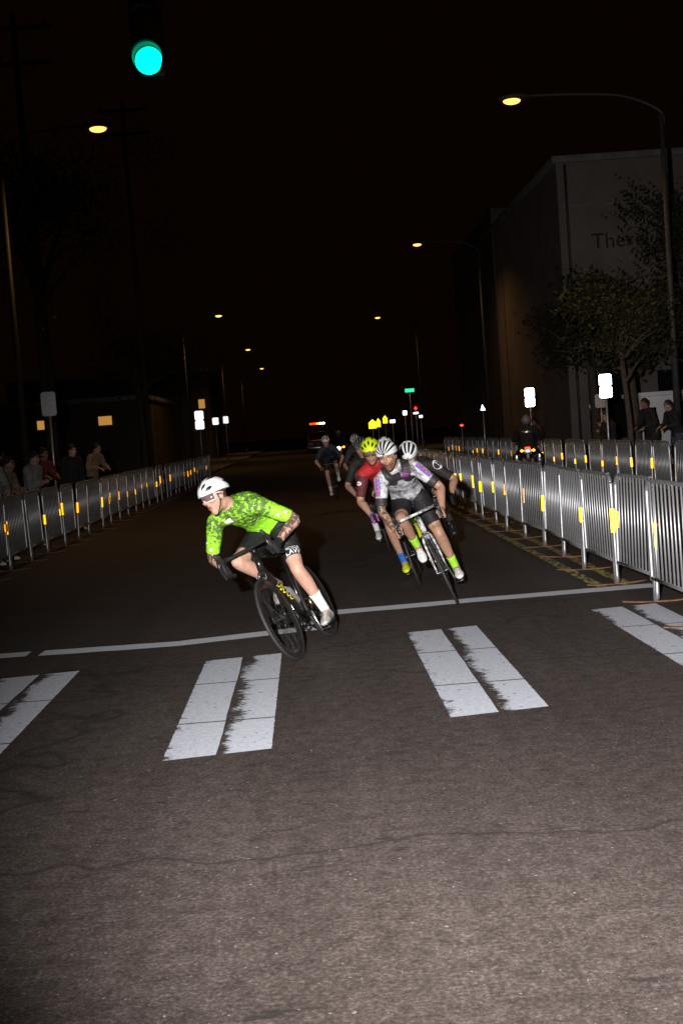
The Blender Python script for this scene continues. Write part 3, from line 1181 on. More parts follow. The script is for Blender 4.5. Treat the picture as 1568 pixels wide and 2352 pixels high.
def helmet(parent, C, f, u, style, shell_mat, dark_mat):
    """half shell over the skull; ribs and vents run from brow to nape"""
    l = u.cross(f).normalized()
    o = C + u * 0.046 - f * 0.012

    def P(th, ph, k=1.0):
        L_, W_, H_ = 0.140 * k, 0.101 * k, 0.112 * k
        p = o + f * (L_ * math.cos(th)) + l * (W_ * math.sin(th) * math.sin(ph)) + u * (H_ * math.sin(th) * math.cos(ph) - 0.012 * math.cos(th) ** 2)
        return p

    def strip_(bm, ph0, ph1, th0, th1, k0, k1, nt=22, taper=0.0, np=3):
        top, bot = [], []
        for a in range(nt + 1):
            x = a / nt
            th = th0 + (th1 - th0) * x
            w = (1 - taper) + taper * math.sin(math.pi * x)
            mid, hf_ = (ph0 + ph1) / 2, (ph1 - ph0) / 2 * w
            rt, rb = [], []
            for b in range(np + 1):
                ph = mid - hf_ + 2 * hf_ * b / np
                crown = 1.0 if 0 < b < np else 0.985
                rt.append(bm.verts.new(P(th, ph, k1 * crown)))
                rb.append(bm.verts.new(P(th, ph, k0)))
            top.append(rt)
            bot.append(rb)
        for a in range(nt):
            for b in range(np):
                bm.faces.new((top[a][b], top[a][b + 1], top[a + 1][b + 1], top[a + 1][b]))
                bm.faces.new((bot[a][b], bot[a + 1][b], bot[a + 1][b + 1], bot[a][b + 1]))
            bm.faces.new((top[a][0], top[a + 1][0], bot[a + 1][0], bot[a][0]))
            bm.faces.new((top[a][np], bot[a][np], bot[a + 1][np], top[a + 1][np]))
        for e in (0, nt):
            bm.faces.new([*top[e], *bot[e][::-1]])

    def rim(bm, k0, k1):
        strip_(bm, R(80), R(101), 0.05, math.pi - 0.05, k0, k1, np=2)
        strip_(bm, R(-101), R(-80), 0.05, math.pi - 0.05, k0, k1, np=2)
    if style == 'aero':
        bm = bmesh.new()
        strip_(bm, R(-97), R(97), 0.10, math.pi - 0.10, 0.86, 1.0, 30, 0, 24)
        h = obj('helmet', bm, shell_mat, parent)
        for p0, p1, t0, t1 in [(-9, 9, 30, 60), (-46, -26, 26, 56), (26, 46, 26, 56), (-34, -14, 68, 108), (14, 34, 68, 108), (-78, -60, 36, 66), (60, 78, 36, 66), (-72, -50, 112, 158), (50, 72, 112, 158), (-14, 14, 126, 160)]:
            bm = bmesh.new()
            strip_(bm, R(p0), R(p1), R(t0), R(t1), 0.97, 1.014, 12, 0.9)
            obj('vent', bm, dark_mat, h)
        return h
    bm = bmesh.new()
    strip_(bm, R(-92), R(92), 0.10, math.pi - 0.10, 0.84, 0.955, 26, 0, 20)
    h = obj('helmet', bm, dark_mat, parent)
    if style == 'ribs':
        for c, w in [(-78, 9), (-52, 7.5), (-27, 6.5), (0, 5.5), (27, 6.5), (52, 7.5), (78, 9)]:
            bm = bmesh.new()
            strip_(bm, R(c - w), R(c + w), 0.16, math.pi - 0.18, 0.94, 1.01, 24, 0.45)
            obj('rib', bm, shell_mat, h)
    else:       # broad ribs with square vents
        for c, w in [(-72, 14), (-30, 8), (0, 7), (30, 8), (72, 14)]:
            bm = bmesh.new()
            strip_(bm, R(c - w), R(c + w), 0.12, math.pi - 0.14, 0.94, 1.015, 24, 0.25)
            obj('rib', bm, shell_mat, h)
        for t0, t1 in ((0.12, 0.55), (1.75, 2.1)):
            bm = bmesh.new()
            strip_(bm, R(-80), R(80), t0, t1, 0.94, 1.005, 6, 0, 16)
            obj('rib', bm, shell_mat, h)
    bm = bmesh.new()
    rim(bm, 0.92, 1.0)
    obj('rim_band', bm, shell_mat, h)
    return h


def eyes(parent, C, f, u):
    l = u.cross(f).normalized()
    for s in (-1, 1):
        c = C + f * 0.074 + l * (s * 0.032) + u * 0.006
        bm = bmesh.new()
        ell(bm, c, (f, l, u), (0.0120, 0.0135, 0.0068), 2)
        e = obj('eye', bm, EYE_WHITE, parent)
        bm = bmesh.new()
        ell(bm, c + f * 0.0105, (f, l, u), (0.003, 0.0065, 0.0065), 2)
        obj('iris', bm, BLACK_PRINT, e)


def straps(parent, C, f, u):
    l = u.cross(f).normalized()
    for s in (-1, 1):
        bm = bmesh.new()
        pipe(bm, [C + l * (s * 0.083) + f * 0.03 + u * 0.03, C + l * (s * 0.074) + f * 0.02 - u * 0.05, C + l * (s * 0.030) + f * 0.045 - u * 0.122, C + f * 0.048 - u * 0.137], 0.0045, 6, 14)
        pipe(bm, [C + l * (s * 0.083) - f * 0.06 + u * 0.02, C + l * (s * 0.076) + f * 0.018 - u * 0.045], 0.004, 6, 4)
        obj('chin_strap', bm, BLACK_CLOTH, parent)


def glasses(parent, C, f, u, frame_mat, lens_mat):
    l = u.cross(f).normalized()

    def q(a, z, k=1.0):
        return C + f * (0.104 * math.cos(a) * k + 0.004) + l * (0.086 * math.sin(a) * k) + u * z
    bm = bmesh.new()
    n = 16
    A = [R(-62 + 124 * k / n) for k in range(n + 1)]
    low = [(-0.020 + (0.016 * math.exp(-(a / 0.16) ** 2))) for a in A]
    t_ = [bm.verts.new(q(a, 0.034)) for a in A]
    b_ = [bm.verts.new(q(a, z)) for a, z in zip(A, low)]
    t2 = [bm.verts.new(q(a, 0.034, 0.97)) for a in A]
    b2 = [bm.verts.new(q(a, z, 0.97)) for a, z in zip(A, low)]
    for k in range(n):
        bm.faces.new((t_[k], t_[k + 1], b_[k + 1], b_[k]))
        bm.faces.new((t2[k], b2[k], b2[k + 1], t2[k + 1]))
        bm.faces.new((t_[k], t2[k], t2[k + 1], t_[k + 1]))
        bm.faces.new((b_[k], b_[k + 1], b2[k + 1], b2[k]))
    g = obj('glasses', bm, lens_mat, parent)
    bm = bmesh.new()
    pipe(bm, [q(a, 0.035, 1.01) for a in A], 0.0045, 6)
    pipe(bm, [q(a, z, 1.01) for a, z in zip(A, low)], 0.0038, 6)
    for s in (0, -1):
        pipe(bm, [q(A[s], 0.034, 1.01), q(A[s], low[s], 1.01)], 0.0042, 6)
        sg = -1 if s == 0 else 1
        pipe(bm, [q(A[s], 0.022, 1.01), C + l * (sg * 0.090) + u * 0.018 + f * 0.01, C + l * (sg * 0.084) + u * 0.006 - f * 0.03], 0.0042, 6, 10)
    obj('glasses_frame', bm, frame_mat, g)


EYE_WHITE = plain('eye_white', (0.30, 0.27, 0.25), 0.3, 0.0, 0.05, 30)
LENS = plain('tinted_lens', (0.16, 0.10, 0.09), 0.12, 0.0, 0.2, 10)


def rider_joints(crank, head, hf, hu, neck, pelvis, sh, wr_grip, hipw=0.088, knee_out=(0.10, 0.10), lean_shift=0.0):
    """joints in the frame of the bicycle (x ahead, y left, z up)"""
    J = {'front': V((0.6, 0, -0.5)), 'pelvis': V(pelvis), 'neck': V(neck), 'head': V(head)}
    J['hf'] = V(hf).normalized()
    hu = V(hu)
    J['hu'] = (hu - J['hf'] * hu.dot(J['hf'])).normalized()
    J['sh'] = [V(sh[0]), V(sh[1])]
    J['hip'] = [V(pelvis) + V((0.03, hipw, -0.035)), V(pelvis) + V((0.03, -hipw, -0.035))]
    J['kn'], J['an'], J['toe'], J['el'], J['wr'], J['hand'], J['footup'] = [], [], [], [], [], [], []
    for i, s in ((0, 1), (1, -1)):
        a = R(crank) + (math.pi if s < 0 else 0)
        p = BBP + V((0.17 * math.cos(a), s * 0.127, 0.17 * math.sin(a)))
        dip = R(16 + 12 * math.sin(a))
        d = V((math.cos(dip), 0, -math.sin(dip)))
        up = V((math.sin(dip), 0, math.cos(dip)))
        toe = p + up * 0.020 + d * 0.02
        an = toe - d * 0.155 + up * 0.098
        J['toe'].append(toe)
        J['an'].append(an)
        J['footup'].append(up)
        J['kn'].append(ik(J['hip'][i], an, 0.455, 0.435, (1.0, s * knee_out[i], 0.25)))
        g = V(wr_grip[i])
        w = g + V((-0.085, s * 0.030, 0.035))
        J['wr'].append(w)
        J['el'].append(ik(J['sh'][i], w, 0.300, 0.265, (-0.75, s * 0.85, -0.15)))
        J['hand'].append(('grip', g, V((0.35, 0, 1)), V((1, 0, -0.30)), V((0, s, 0))))
    return J


def rider(mw, J, label, look, voxel=0.0085):
    """look: dict of materials and options"""
    B = Body(J, look.get('girth', 1.0))
    body = obj('person', B.skin(voxel), look['skin'])
    body.matrix_world = mw
    tag(body, label, 'person', 'racing cyclists')
    gv = voxel * 1.05
    cut = look.get('sleeve', 0.34)
    me = B.garment(gv, [(B.torso, 0.12, 1.0), (B.collar, 0, 1.0), (B.yoke[0], 0.1, 1.0), (B.yoke[1], 0.1, 1.0), (B.arm[0], 0.0, cut), (B.arm[1], 0.0, cut)], 0.0085)
    at = me.attributes.new('mask', 'FLOAT', 'POINT')
    mf = look.get('mask')
    for i, v in enumerate(me.vertices):
        at.data[i].value = mf(v.co, J) if mf else 0.0
    jersey = obj('jersey', me, look['jersey'], body)
    me2 = B.garment(gv, [(B.torso, 0.0, 0.30), (B.leg[0], 0.0, 0.30), (B.leg[1], 0.0, 0.30)], 0.0075)
    at = me2.attributes.new('mask', 'FLOAT', 'POINT')
    shorts = obj('shorts', me2, look.get('shorts', BLACK_CLOTH), body)
    for i in (0, 1):
        bm = bmesh.new()
        B.leg[i].loft(bm, 0.835 if not look.get('tall_sock') else 0.785, 1.0, 0.0045, n=14, steps=8, round_ends=False)
        sk = look['sock']
        obj('sock', bm, sk[i] if isinstance(sk, (list, tuple)) else sk, body)
        bm, sb = bmesh.new(), bmesh.new()
        d, sd = shoe(bm, sb, J['an'][i], J['toe'][i], J['footup'][i])
        sh = obj('shoe', bm, look['shoe'], body)
        obj('sole', sb, look.get('sole', BLACK_METAL), sh)
        bm = bmesh.new()       # closure dials and straps
        t = J['toe'][i]
        for q in (0.03, 0.075):
            c = t - d * q + J['footup'][i] * (0.068 + q * 0.18)
            revolve(bm, [(0.002, 0), (0.010, 0), (0.009, 0.006), (0.002, 0.006)], 12, 'Z', c)
        obj('closure_dial', bm, STEEL, sh)
        if look.get('glove'):
            bm = bmesh.new()
            B.hand(bm, i, 0.003)
            B.arm[i].loft(bm, 0.965, 1.0, 0.004, n=12, steps=3)
            obj('glove', remesh(bm, 0.006, 2), look['glove'], body)
    h = helmet(body, J['head'], J['hf'], J['hu'], look['helmet'], look['shell'], look.get('vent', BLACK_METAL))
    straps(body, J['head'], J['hf'], J['hu'])
    if voxel < 0.0105:
        eyes(body, J['head'], J['hf'], J['hu'])
    if look.get('glasses'):
        glasses(body, J['head'], J['hf'], J['hu'], look['glasses'], LENS)
    return body, jersey, shorts, B, h


def bike_matrix(fx, fy, heading, lean):
    h, a = R(heading), R(lean)
    fw = V((math.sin(h), -math.cos(h), 0))
    up = V((0, 0, 1))
    lf = up.cross(fw)
    up2 = up * math.cos(a) - lf * math.sin(a)
    lf2 = lf * math.cos(a) + up * math.sin(a)
    mt = Matrix((fw, lf2, up2)).transposed().to_4x4()
    mt.translation = V((fx, fy, 0)) - fw * 0.585
    return mt


def to_local(mw, d):
    return mw.to_3x3().inverted() @ V(d)


SKIN_A = m_skin('skin_fair', (0.56, 0.335, 0.25))
SKIN_B = m_skin('skin_tan', (0.42, 0.245, 0.165))
SKIN_C = m_skin('skin_brown', (0.26, 0.145, 0.095))
WHITE_SHELL = plain('white_helmet_shell', (0.78, 0.79, 0.80), 0.25, 0.0, 0.08, 12)
NEON_SHELL = plain('neon_yellow_helmet_shell', (0.62, 0.78, 0.01), 0.28, 0.0, 0.08, 12)
DARK_SHELL = plain('grey_helmet_shell', (0.16, 0.16, 0.17), 0.3, 0.0, 0.2, 12)
WHITE_SOCK = m_cloth('white_sock', (0.74, 0.73, 0.76), 0.9, 0.25, 40)
NEON_SOCK = m_cloth('neon_green_sock', (0.36, 0.78, 0.04), 0.85, 0.25, 40)
BLUE_SOCK = m_cloth('blue_sock', (0.03, 0.13, 0.48), 0.85, 0.25, 40)
SILVER_SHOE = plain('silver_shoe', (0.52, 0.50, 0.47), 0.32, 0.35, 0.35, 40)
WHITE_SHOE = plain('white_shoe', (0.70, 0.69, 0.69), 0.4, 0.0, 0.2, 40)
YELLOW_SHOE = plain('yellow_shoe', (0.62, 0.68, 0.02), 0.35, 0.0, 0.2, 40)
WHITE_PRINT = plain('white_print', (0.75, 0.75, 0.77), 0.6, 0.0, 0.1, 40)
YELLOW_PRINT = plain('yellow_frame_print', (0.68, 0.55, 0.03), 0.4, 0.0, 0.1, 40)
INK = plain('tattoo_ink', (0.045, 0.040, 0.040), 0.6, 0.0, 0.1, 40)
ORANGE_PRINT = plain('orange_print', (0.85, 0.16, 0.03), 0.6, 0.0, 0.1, 40)
BLUE_PRINT = plain('blue_print', (0.09, 0.10, 0.42), 0.6, 0.0, 0.1, 40)
PURPLE_PRINT = plain('purple_print', (0.30, 0.06, 0.30), 0.6, 0.0, 0.1, 40)
BLACK_PRINT = plain('black_print', (0.02, 0.02, 0.02), 0.6, 0.0, 0.1, 40)
RED_PRINT = plain('red_print', (0.70, 0.04, 0.03), 0.6, 0.0, 0.1, 40)

# --- the leading rider: neon jersey, white helmet, hard lean into the bend
M1 = bike_matrix(-0.162, 9.073, -16, 24)
b1, fr1, _ = bicycle(M1, 'black racing bicycle with yellow lettering under the rider in neon green', CARBON, 'rim_deep', crank=-90, bottle=DARK_SHELL)
J1 = rider_joints(-90, head=(0.505, -0.045, 1.395), hf=to_local(M1, (-0.72, -0.66, -0.20)), hu=to_local(M1, (-0.30, 0.10, 0.95)), neck=(0.37, 0.0, 1.262), pelvis=(-0.185, 0.02, 1.045),
                  sh=[(0.315, 0.178, 1.195), (0.345, -0.188, 1.245)], wr_grip=[(0.578, 0.214, 0.832), (0.578, -0.214, 0.832)], knee_out=(0.10, 0.30))
J1['tattoo'] = (0, 1)
J1['mouth_open'] = True
J1['hair'] = (0.25, 0.18, 0.12)
J1['bend'] = 0.05


def mask1(p, J):
    c = J['neck'] + V((0.02, 0, -0.06))
    d = (p - c)
    return max(0.0, min(1.0, (0.40 - V((d.x, d.y * 1.0, d.z)).length) / 0.16))


p1, jer1, sho1, B1, h1 = rider(M1, J1, 'cyclist in neon green jersey and white helmet leaning hard into the bend', dict(
    skin=SKIN_A, jersey=m_camo('neon_camouflage_jersey'), mask=mask1, sock=WHITE_SOCK, tall_sock=True, shoe=SILVER_SHOE, helmet='aero', shell=WHITE_SHELL,
    glasses=WHITEPAINT, glove=m_cloth('black_glove', (0.013, 0.012, 0.012), 0.8)), 0.0075)


def lay(B_unused, target_obj, parent, origin, right, up, me, mat, off=0.003, name='print'):
    return on_surface(me, target_obj.data, origin, right, up, off, parent, name, mat)


# prints on the leading rider: chest badge, little cyclists on the sleeves, name on the leg
chest = J1['neck'] + V((0.03, -0.075, -0.085))
lay(0, jer1, jer1, chest, (0.12, 1, 0.1), (0.45, 0, 0.9), patch_mesh(0.058, 0.050), WHITE_PRINT, 0.003, 'chest_badge')
lay(0, jer1, jer1, chest, (0.12, 1, 0.1), (0.45, 0, 0.9), text_mesh('LAW', 0.030), plain('green_print', (0.20, 0.50, 0.06), 0.6), 0.005, 'badge_lettering')
for i in (0, 1):
    ch = B1.arm[i]
    for t, q in ((0.24, -0.022), (0.29, 0.02)):
        c, r = ch.at(t)
        up = (ch.at(t - 0.02)[0] - ch.at(t + 0.02)[0]).normalized()
        nr = V((1, 0.1 if i == 0 else -0.1, 0.25))
        rt = up.cross(nr).normalized()
        c = c + rt * q
        lay(0, jer1, jer1, c, rt, up, patch_mesh(0.022, 0.028, True), WHITE_PRINT, 0.0055, 'cyclist_motif')
        bm = bmesh.new()
        for a, b in (((0.003, -0.03), (-0.002, 0.026)), ((-0.017, 0.012), (-0.004, 0.004)), ((0.004, 0.003), (0.017, 0.009))):
            d = V((b[0] - a[0], b[1] - a[1], 0)).normalized()
            n_ = V((-d.y, d.x, 0)) * 0.0028
            bm.faces.new([bm.verts.new(V((*a, 0)) + n_), bm.verts.new(V((*a, 0)) - n_), bm.verts.new(V((*b, 0)) - n_), bm.verts.new(V((*b, 0)) + n_)])
        me = bpy.data.meshes.new('m')
        bm.to_mesh(me)
        bm.free()
        lay(0, jer1, jer1, c, rt, up, me, BLACK_PRINT, 0.0045, 'cyclist_motif')
c, r = B1.leg[0].at(0.262)
up = (B1.leg[0].at(0.24)[0] - B1.leg[0].at(0.29)[0]).normalized()
rt = up.cross(V((0.9, 0.55, 0.1))).normalized()
lay(0, sho1, sho1, c + up * 0.012, rt, up, text_mesh('BICYCLE', 0.030), WHITE_PRINT, 0.003, 'leg_lettering')
lay(0, sho1, sho1, c - up * 0.022, rt, up, text_mesh('LAW', 0.056), WHITE_PRINT, 0.003, 'leg_lettering')
# race number pinned on the back
bm = bmesh.new()
c, r = B1.torso.at(0.55)
number = lay(0, jer1, jer1, c, (0, -1, 0), (0.8, 0, 0.5), patch_mesh(0.16, 0.13), WHITE_PRINT, 0.006, 'race_number')
# frame lettering along the down tube (both sides) and the fork blades
d = (HT_B - BBP).normalized()
for s in (-1, 1):
    lay(0, fr1, fr1, BBP.lerp(HT_B, 0.52), -d * s if s > 0 else d, V((-d.z, 0, d.x)), text_mesh('DBOOD', 0.062), YELLOW_PRINT, 0.0025, 'frame_lettering')

# --- the second rider: grey marbled jersey, striped helmet
M2 = bike_matrix(1.302, 11.254, -4, 21)
MARBLE_FRAME = m_marble('marbled_frame_paint', (0.62, 0.62, 0.63), (0.03, 0.03, 0.03), 18, (0.42, 0.58), False)
TAPE2 = m_marble('speckled_bar_tape', (0.45, 0.45, 0.46), (0.012, 0.012, 0.012), 60, (0.52, 0.60), False)
b2, fr2, _ = bicycle(M2, 'marbled silver and black racing bicycle under the rider in grey', MARBLE_FRAME, 'rim_mid', TAPE2, crank=-105, bottle=None, bar_mat=MARBLE_FRAME)
J2 = rider_joints(-105, head=(0.505, -0.015, 1.525), hf=to_local(M2, (-0.30, -0.94, -0.13)), hu=to_local(M2, (-0.16, 0.06, 0.98)), neck=(0.36, -0.005, 1.385), pelvis=(-0.185, 0.0, 1.075),
                  sh=[(0.305, 0.172, 1.320), (0.305, -0.165, 1.350)], wr_grip=[(0.578, 0.214, 0.832), (0.578, -0.214, 0.832)], knee_out=(0.05, 0.12))
J2['tattoo'] = (1,)
J2['beard'] = True
J2['mouth_open'] = True


def mask2(p, J):
    # black shoulder panels and cuffs
    v = 0.0
    for i in (0, 1):
        w = (p - J['sh'][i]).dot(J['el'][i] - J['sh'][i]) / (J['el'][i] - J['sh'][i]).length_squared
        dd = (p - J['sh'][i]).length
        if 0.60 < w < 1.3 and dd < 0.30:
            v = 1.0
        if abs(dd - 0.125) < 0.035 and w < 0.2:
            v = 1.0
    q = p - J['neck']
    if abs(q.y - 0.02) < 0.09 and -0.12 < q.z < -0.035 and q.y < 0.03:
        v = 1.0
    return v


p2, jer2, sho2, B2, h2 = rider(M2, J2, 'bearded cyclist in grey marbled jersey and striped helmet, hands in the drops', dict(
    skin=SKIN_B, jersey=m_marble('marbled_jersey', (0.60, 0.60, 0.64), (0.10, 0.09, 0.10), 9, (0.36, 0.55)), mask=mask2, sock=NEON_SOCK, shoe=WHITE_SHOE, helmet='ribs', shell=WHITE_SHELL,
    vent=plain('dark_bronze_vents', (0.03, 0.025, 0.022), 0.4)), 0.0075)
for i, s in ((0, 1), (1, -1)):
    ch = B2.arm[i]
    c, r = ch.at(0.13)
    up = (ch.at(0.05)[0] - ch.at(0.22)[0]).normalized()
    nr = V((1, 0.5 * s, 0.45))
    rt = up.cross(nr).normalized()
    nr = rt.cross(up)
    lay(0, jer2, jer2, c, up * -1, rt, patch_mesh(0.17, 0.052), BLUE_PRINT, 0.003, 'sleeve_band')
    lay(0, jer2, jer2, c, up * -1, rt, text_mesh('WOFRW', 0.050), ORANGE_PRINT, 0.006, 'sleeve_lettering')
c = J2['neck'] + V((0.1, 0.06, -0.12))
lay(0, jer2, jer2, c, V((-0.1, 0.85, -0.5)), V((0.3, 0.5, 0.85)), patch_mesh(0.07, 0.055), PURPLE_PRINT, 0.003, 'chest_badge')
for i in (0, 1):
    ch = B2.leg[i]
    c, r = ch.at(0.365)
    up = (ch.at(0.33)[0] - ch.at(0.39)[0]).normalized()
    rt = up.cross(V((0.7, 0, 0.7))).normalized()
    lay(0, p2, p2, c, -rt, -up, text_mesh('DIE', 0.052), INK, 0.0025, 'tattoo_lettering')
tag(b2, 'marbled silver and black racing bicycle under the rider in grey')
lay(0, fr2, fr2, HT_T.lerp(HT_B, 0.5), (0, 1, 0), (0, 0, 1), text_mesh('KOI', 0.034), WHITE_PRINT, 0.003, 'head_tube_lettering')


# --- the riders behind
def std_joints(crank, mw, look_dir=(-0.05, -1, -0.12), up=(-0.08, 0, 1), low=0.0, shift=0.0, out=(0.08, 0.12)):
    return rider_joints(crank, head=(0.50, shift, 1.50 - low), hf=to_local(mw, look_dir), hu=to_local(mw, up), neck=(0.36, shift * 0.6, 1.365 - low), pelvis=(-0.185, 0, 1.075),
                        sh=[(0.305, 0.172 + shift * 0.5, 1.315 - low), (0.305, -0.172 + shift * 0.5, 1.315 - low)], wr_grip=[(0.578, 0.214, 0.832), (0.578, -0.214, 0.832)], knee_out=out)


def sleeves(p, J):
    for i in (0, 1):
        if (p - J['sh'][i]).dot((J['el'][i] - J['sh'][i]).normalized()) > 0.035 and (p - J['sh'][i]).length < 0.32 and abs(p.y) > 0.15:
            return 1.0
    return 0.0


RED_JERSEY = m_two('red_jersey_maroon_sleeves', (0.42, 0.018, 0.022), (0.10, 0.018, 0.022))
BLACK_JERSEY = m_cloth('black_jersey', (0.022, 0.020, 0.018), 0.7)
GREY_JERSEY = m_cloth('grey_jersey', (0.045, 0.045, 0.05), 0.75)
NAVY_JERSEY = m_cloth('navy_jersey', (0.03, 0.035, 0.07), 0.75)
TEAL_JERSEY = m_cloth('dull_blue_jersey', (0.03, 0.05, 0.07), 0.75)
PURPLE_GLOVE = m_cloth('purple_glove', (0.32, 0.10, 0.34), 0.8)

M3 = bike_matrix(1.10, 12.75, -6, 16)
bicycle(M3, 'dark racing bicycle half hidden behind the marbled one', CARBON, 'rim_mid', crank=85, detail=True)
J3 = std_joints(85, M3, (-0.12, -0.97, -0.22), (-0.10, 0, 1), -0.01, -0.02)
p3, jer3, sho3, B3, h3 = rider(M3, J3, 'cyclist in red jersey with maroon sleeves and fluorescent yellow helmet', dict(
    skin=SKIN_B, jersey=RED_JERSEY, mask=sleeves, sock=[NEON_SOCK, BLUE_SOCK], shoe=YELLOW_SHOE, helmet='aero', shell=NEON_SHELL, glasses=BLACK_METAL, glove=PURPLE_GLOVE), 0.010)
c, r = B3.arm[1].at(0.18)
up = (B3.arm[1].at(0.1)[0] - B3.arm[1].at(0.26)[0]).normalized()
rt = up.cross(V((1, -0.6, 0.3))).normalized()
lay(0, jer3, jer3, c, rt, up, patch_mesh(0.06, 0.045, True), WHITE_PRINT, 0.003, 'sleeve_badge')
lay(0, jer3, jer3, c, rt, up, patch_mesh(0.04, 0.014, True), RED_PRINT, 0.006, 'sleeve_badge')
lay(0, jer3, jer3, J3['neck'] + V((0.1, 0.07, -0.13)), (0, 1, 0), (0.3, 0, 1), patch_mesh(0.05, 0.012), WHITE_PRINT, 0.003, 'chest_print')

M4 = bike_matrix(1.55, 13.15, -5, 17)
bicycle(M4, 'dark racing bicycle at the back of the group beside the barriers', BLACK_METAL, 'rim_mid', crank=60, detail=False)
J4 = std_joints(60, M4, (-0.15, -0.85, -0.52), (-0.1, -0.3, 0.95), 0.055, -0.03)
p4, jer4, sho4, B4, h4 = rider(M4, J4, 'cyclist in black jersey with round white sleeve logo, head bowed, nearest the barriers', dict(
    skin=SKIN_B, jersey=BLACK_JERSEY, sock=WHITE_SOCK, shoe=BLACK_METAL, helmet='square', shell=WHITE_SHELL, glove=BLACK_CLOTH), 0.011)
c, r = B4.arm[0].at(0.10)
up = (B4.arm[0].at(0.02)[0] - B4.arm[0].at(0.2)[0]).normalized()
rt = up.cross(V((1, 0.7, 0.5))).normalized()
lay(0, jer4, jer4, c, rt, up, patch_mesh(0.105, 0.125, True), WHITE_PRINT, 0.003, 'sleeve_badge')
lay(0, jer4, jer4, c, rt, up, text_mesh('E', 0.10), BLACK_PRINT, 0.006, 'sleeve_lettering')

BACK = [  # front contact, heading, lean, crank, helmet, shell, jersey, label
    ((1.32, 15.0), -5, 14, 20, 'aero', WHITE_SHELL, NAVY_JERSEY, SKIN_A, 'cyclist in navy with plain white helmet showing between the yellow and striped helmets'),
    ((1.04, 16.4), -5, 12, 140, 'ribs', DARK_SHELL, BLACK_JERSEY, SKIN_B, 'cyclist in black with grey ribbed helmet behind the fluorescent yellow helmet'),
    ((1.25, 25.5), -4, 9, -60, 'ribs', WHITE_SHELL, GREY_JERSEY, SKIN_B, 'small distant cyclist in dark grey jersey with white shoes, behind the black jersey'),
    ((0.66, 30.0), -3, 7, 100, 'square', WHITE_SHELL, TEAL_JERSEY, SKIN_A, 'small distant cyclist in dull blue jersey, nearest the neon green rider'),
    ((1.45, 31.0), -3, 8, 10, 'aero', DARK_SHELL, NAVY_JERSEY, SKIN_C, 'small distant cyclist in navy jersey last in the string behind the red jersey'),
]
BIKE_LABELS = ['dark bicycle under the navy rider with plain white helmet', 'dark bicycle under the rider in black behind the yellow helmet',
               'small far bicycle under the dark grey jersey with white shoes', 'small far bicycle under the dull blue jersey', 'small far bicycle last in the string, under the navy jersey']
for blab, ((fx, fy), hd, ln, ck, hs_, shl, jer, sk, lab) in zip(BIKE_LABELS, BACK):
    mw = bike_matrix(fx, fy, hd, ln)
    bicycle(mw, blab, BLACK_METAL, 'rim_mid', crank=ck, detail=False)
    J = std_joints(ck, mw, (-0.1, -1, -0.2), (-0.05, 0, 1), 0.03)
    rider(mw, J, lab, dict(skin=sk, jersey=jer, sock=WHITE_SOCK, shoe=WHITE_SHOE, helmet=hs_, shell=shl, glove=None), 0.014)


# ------------------------------------------------------------------ spectators
def x_left(loc):
    return loc[0] < 0


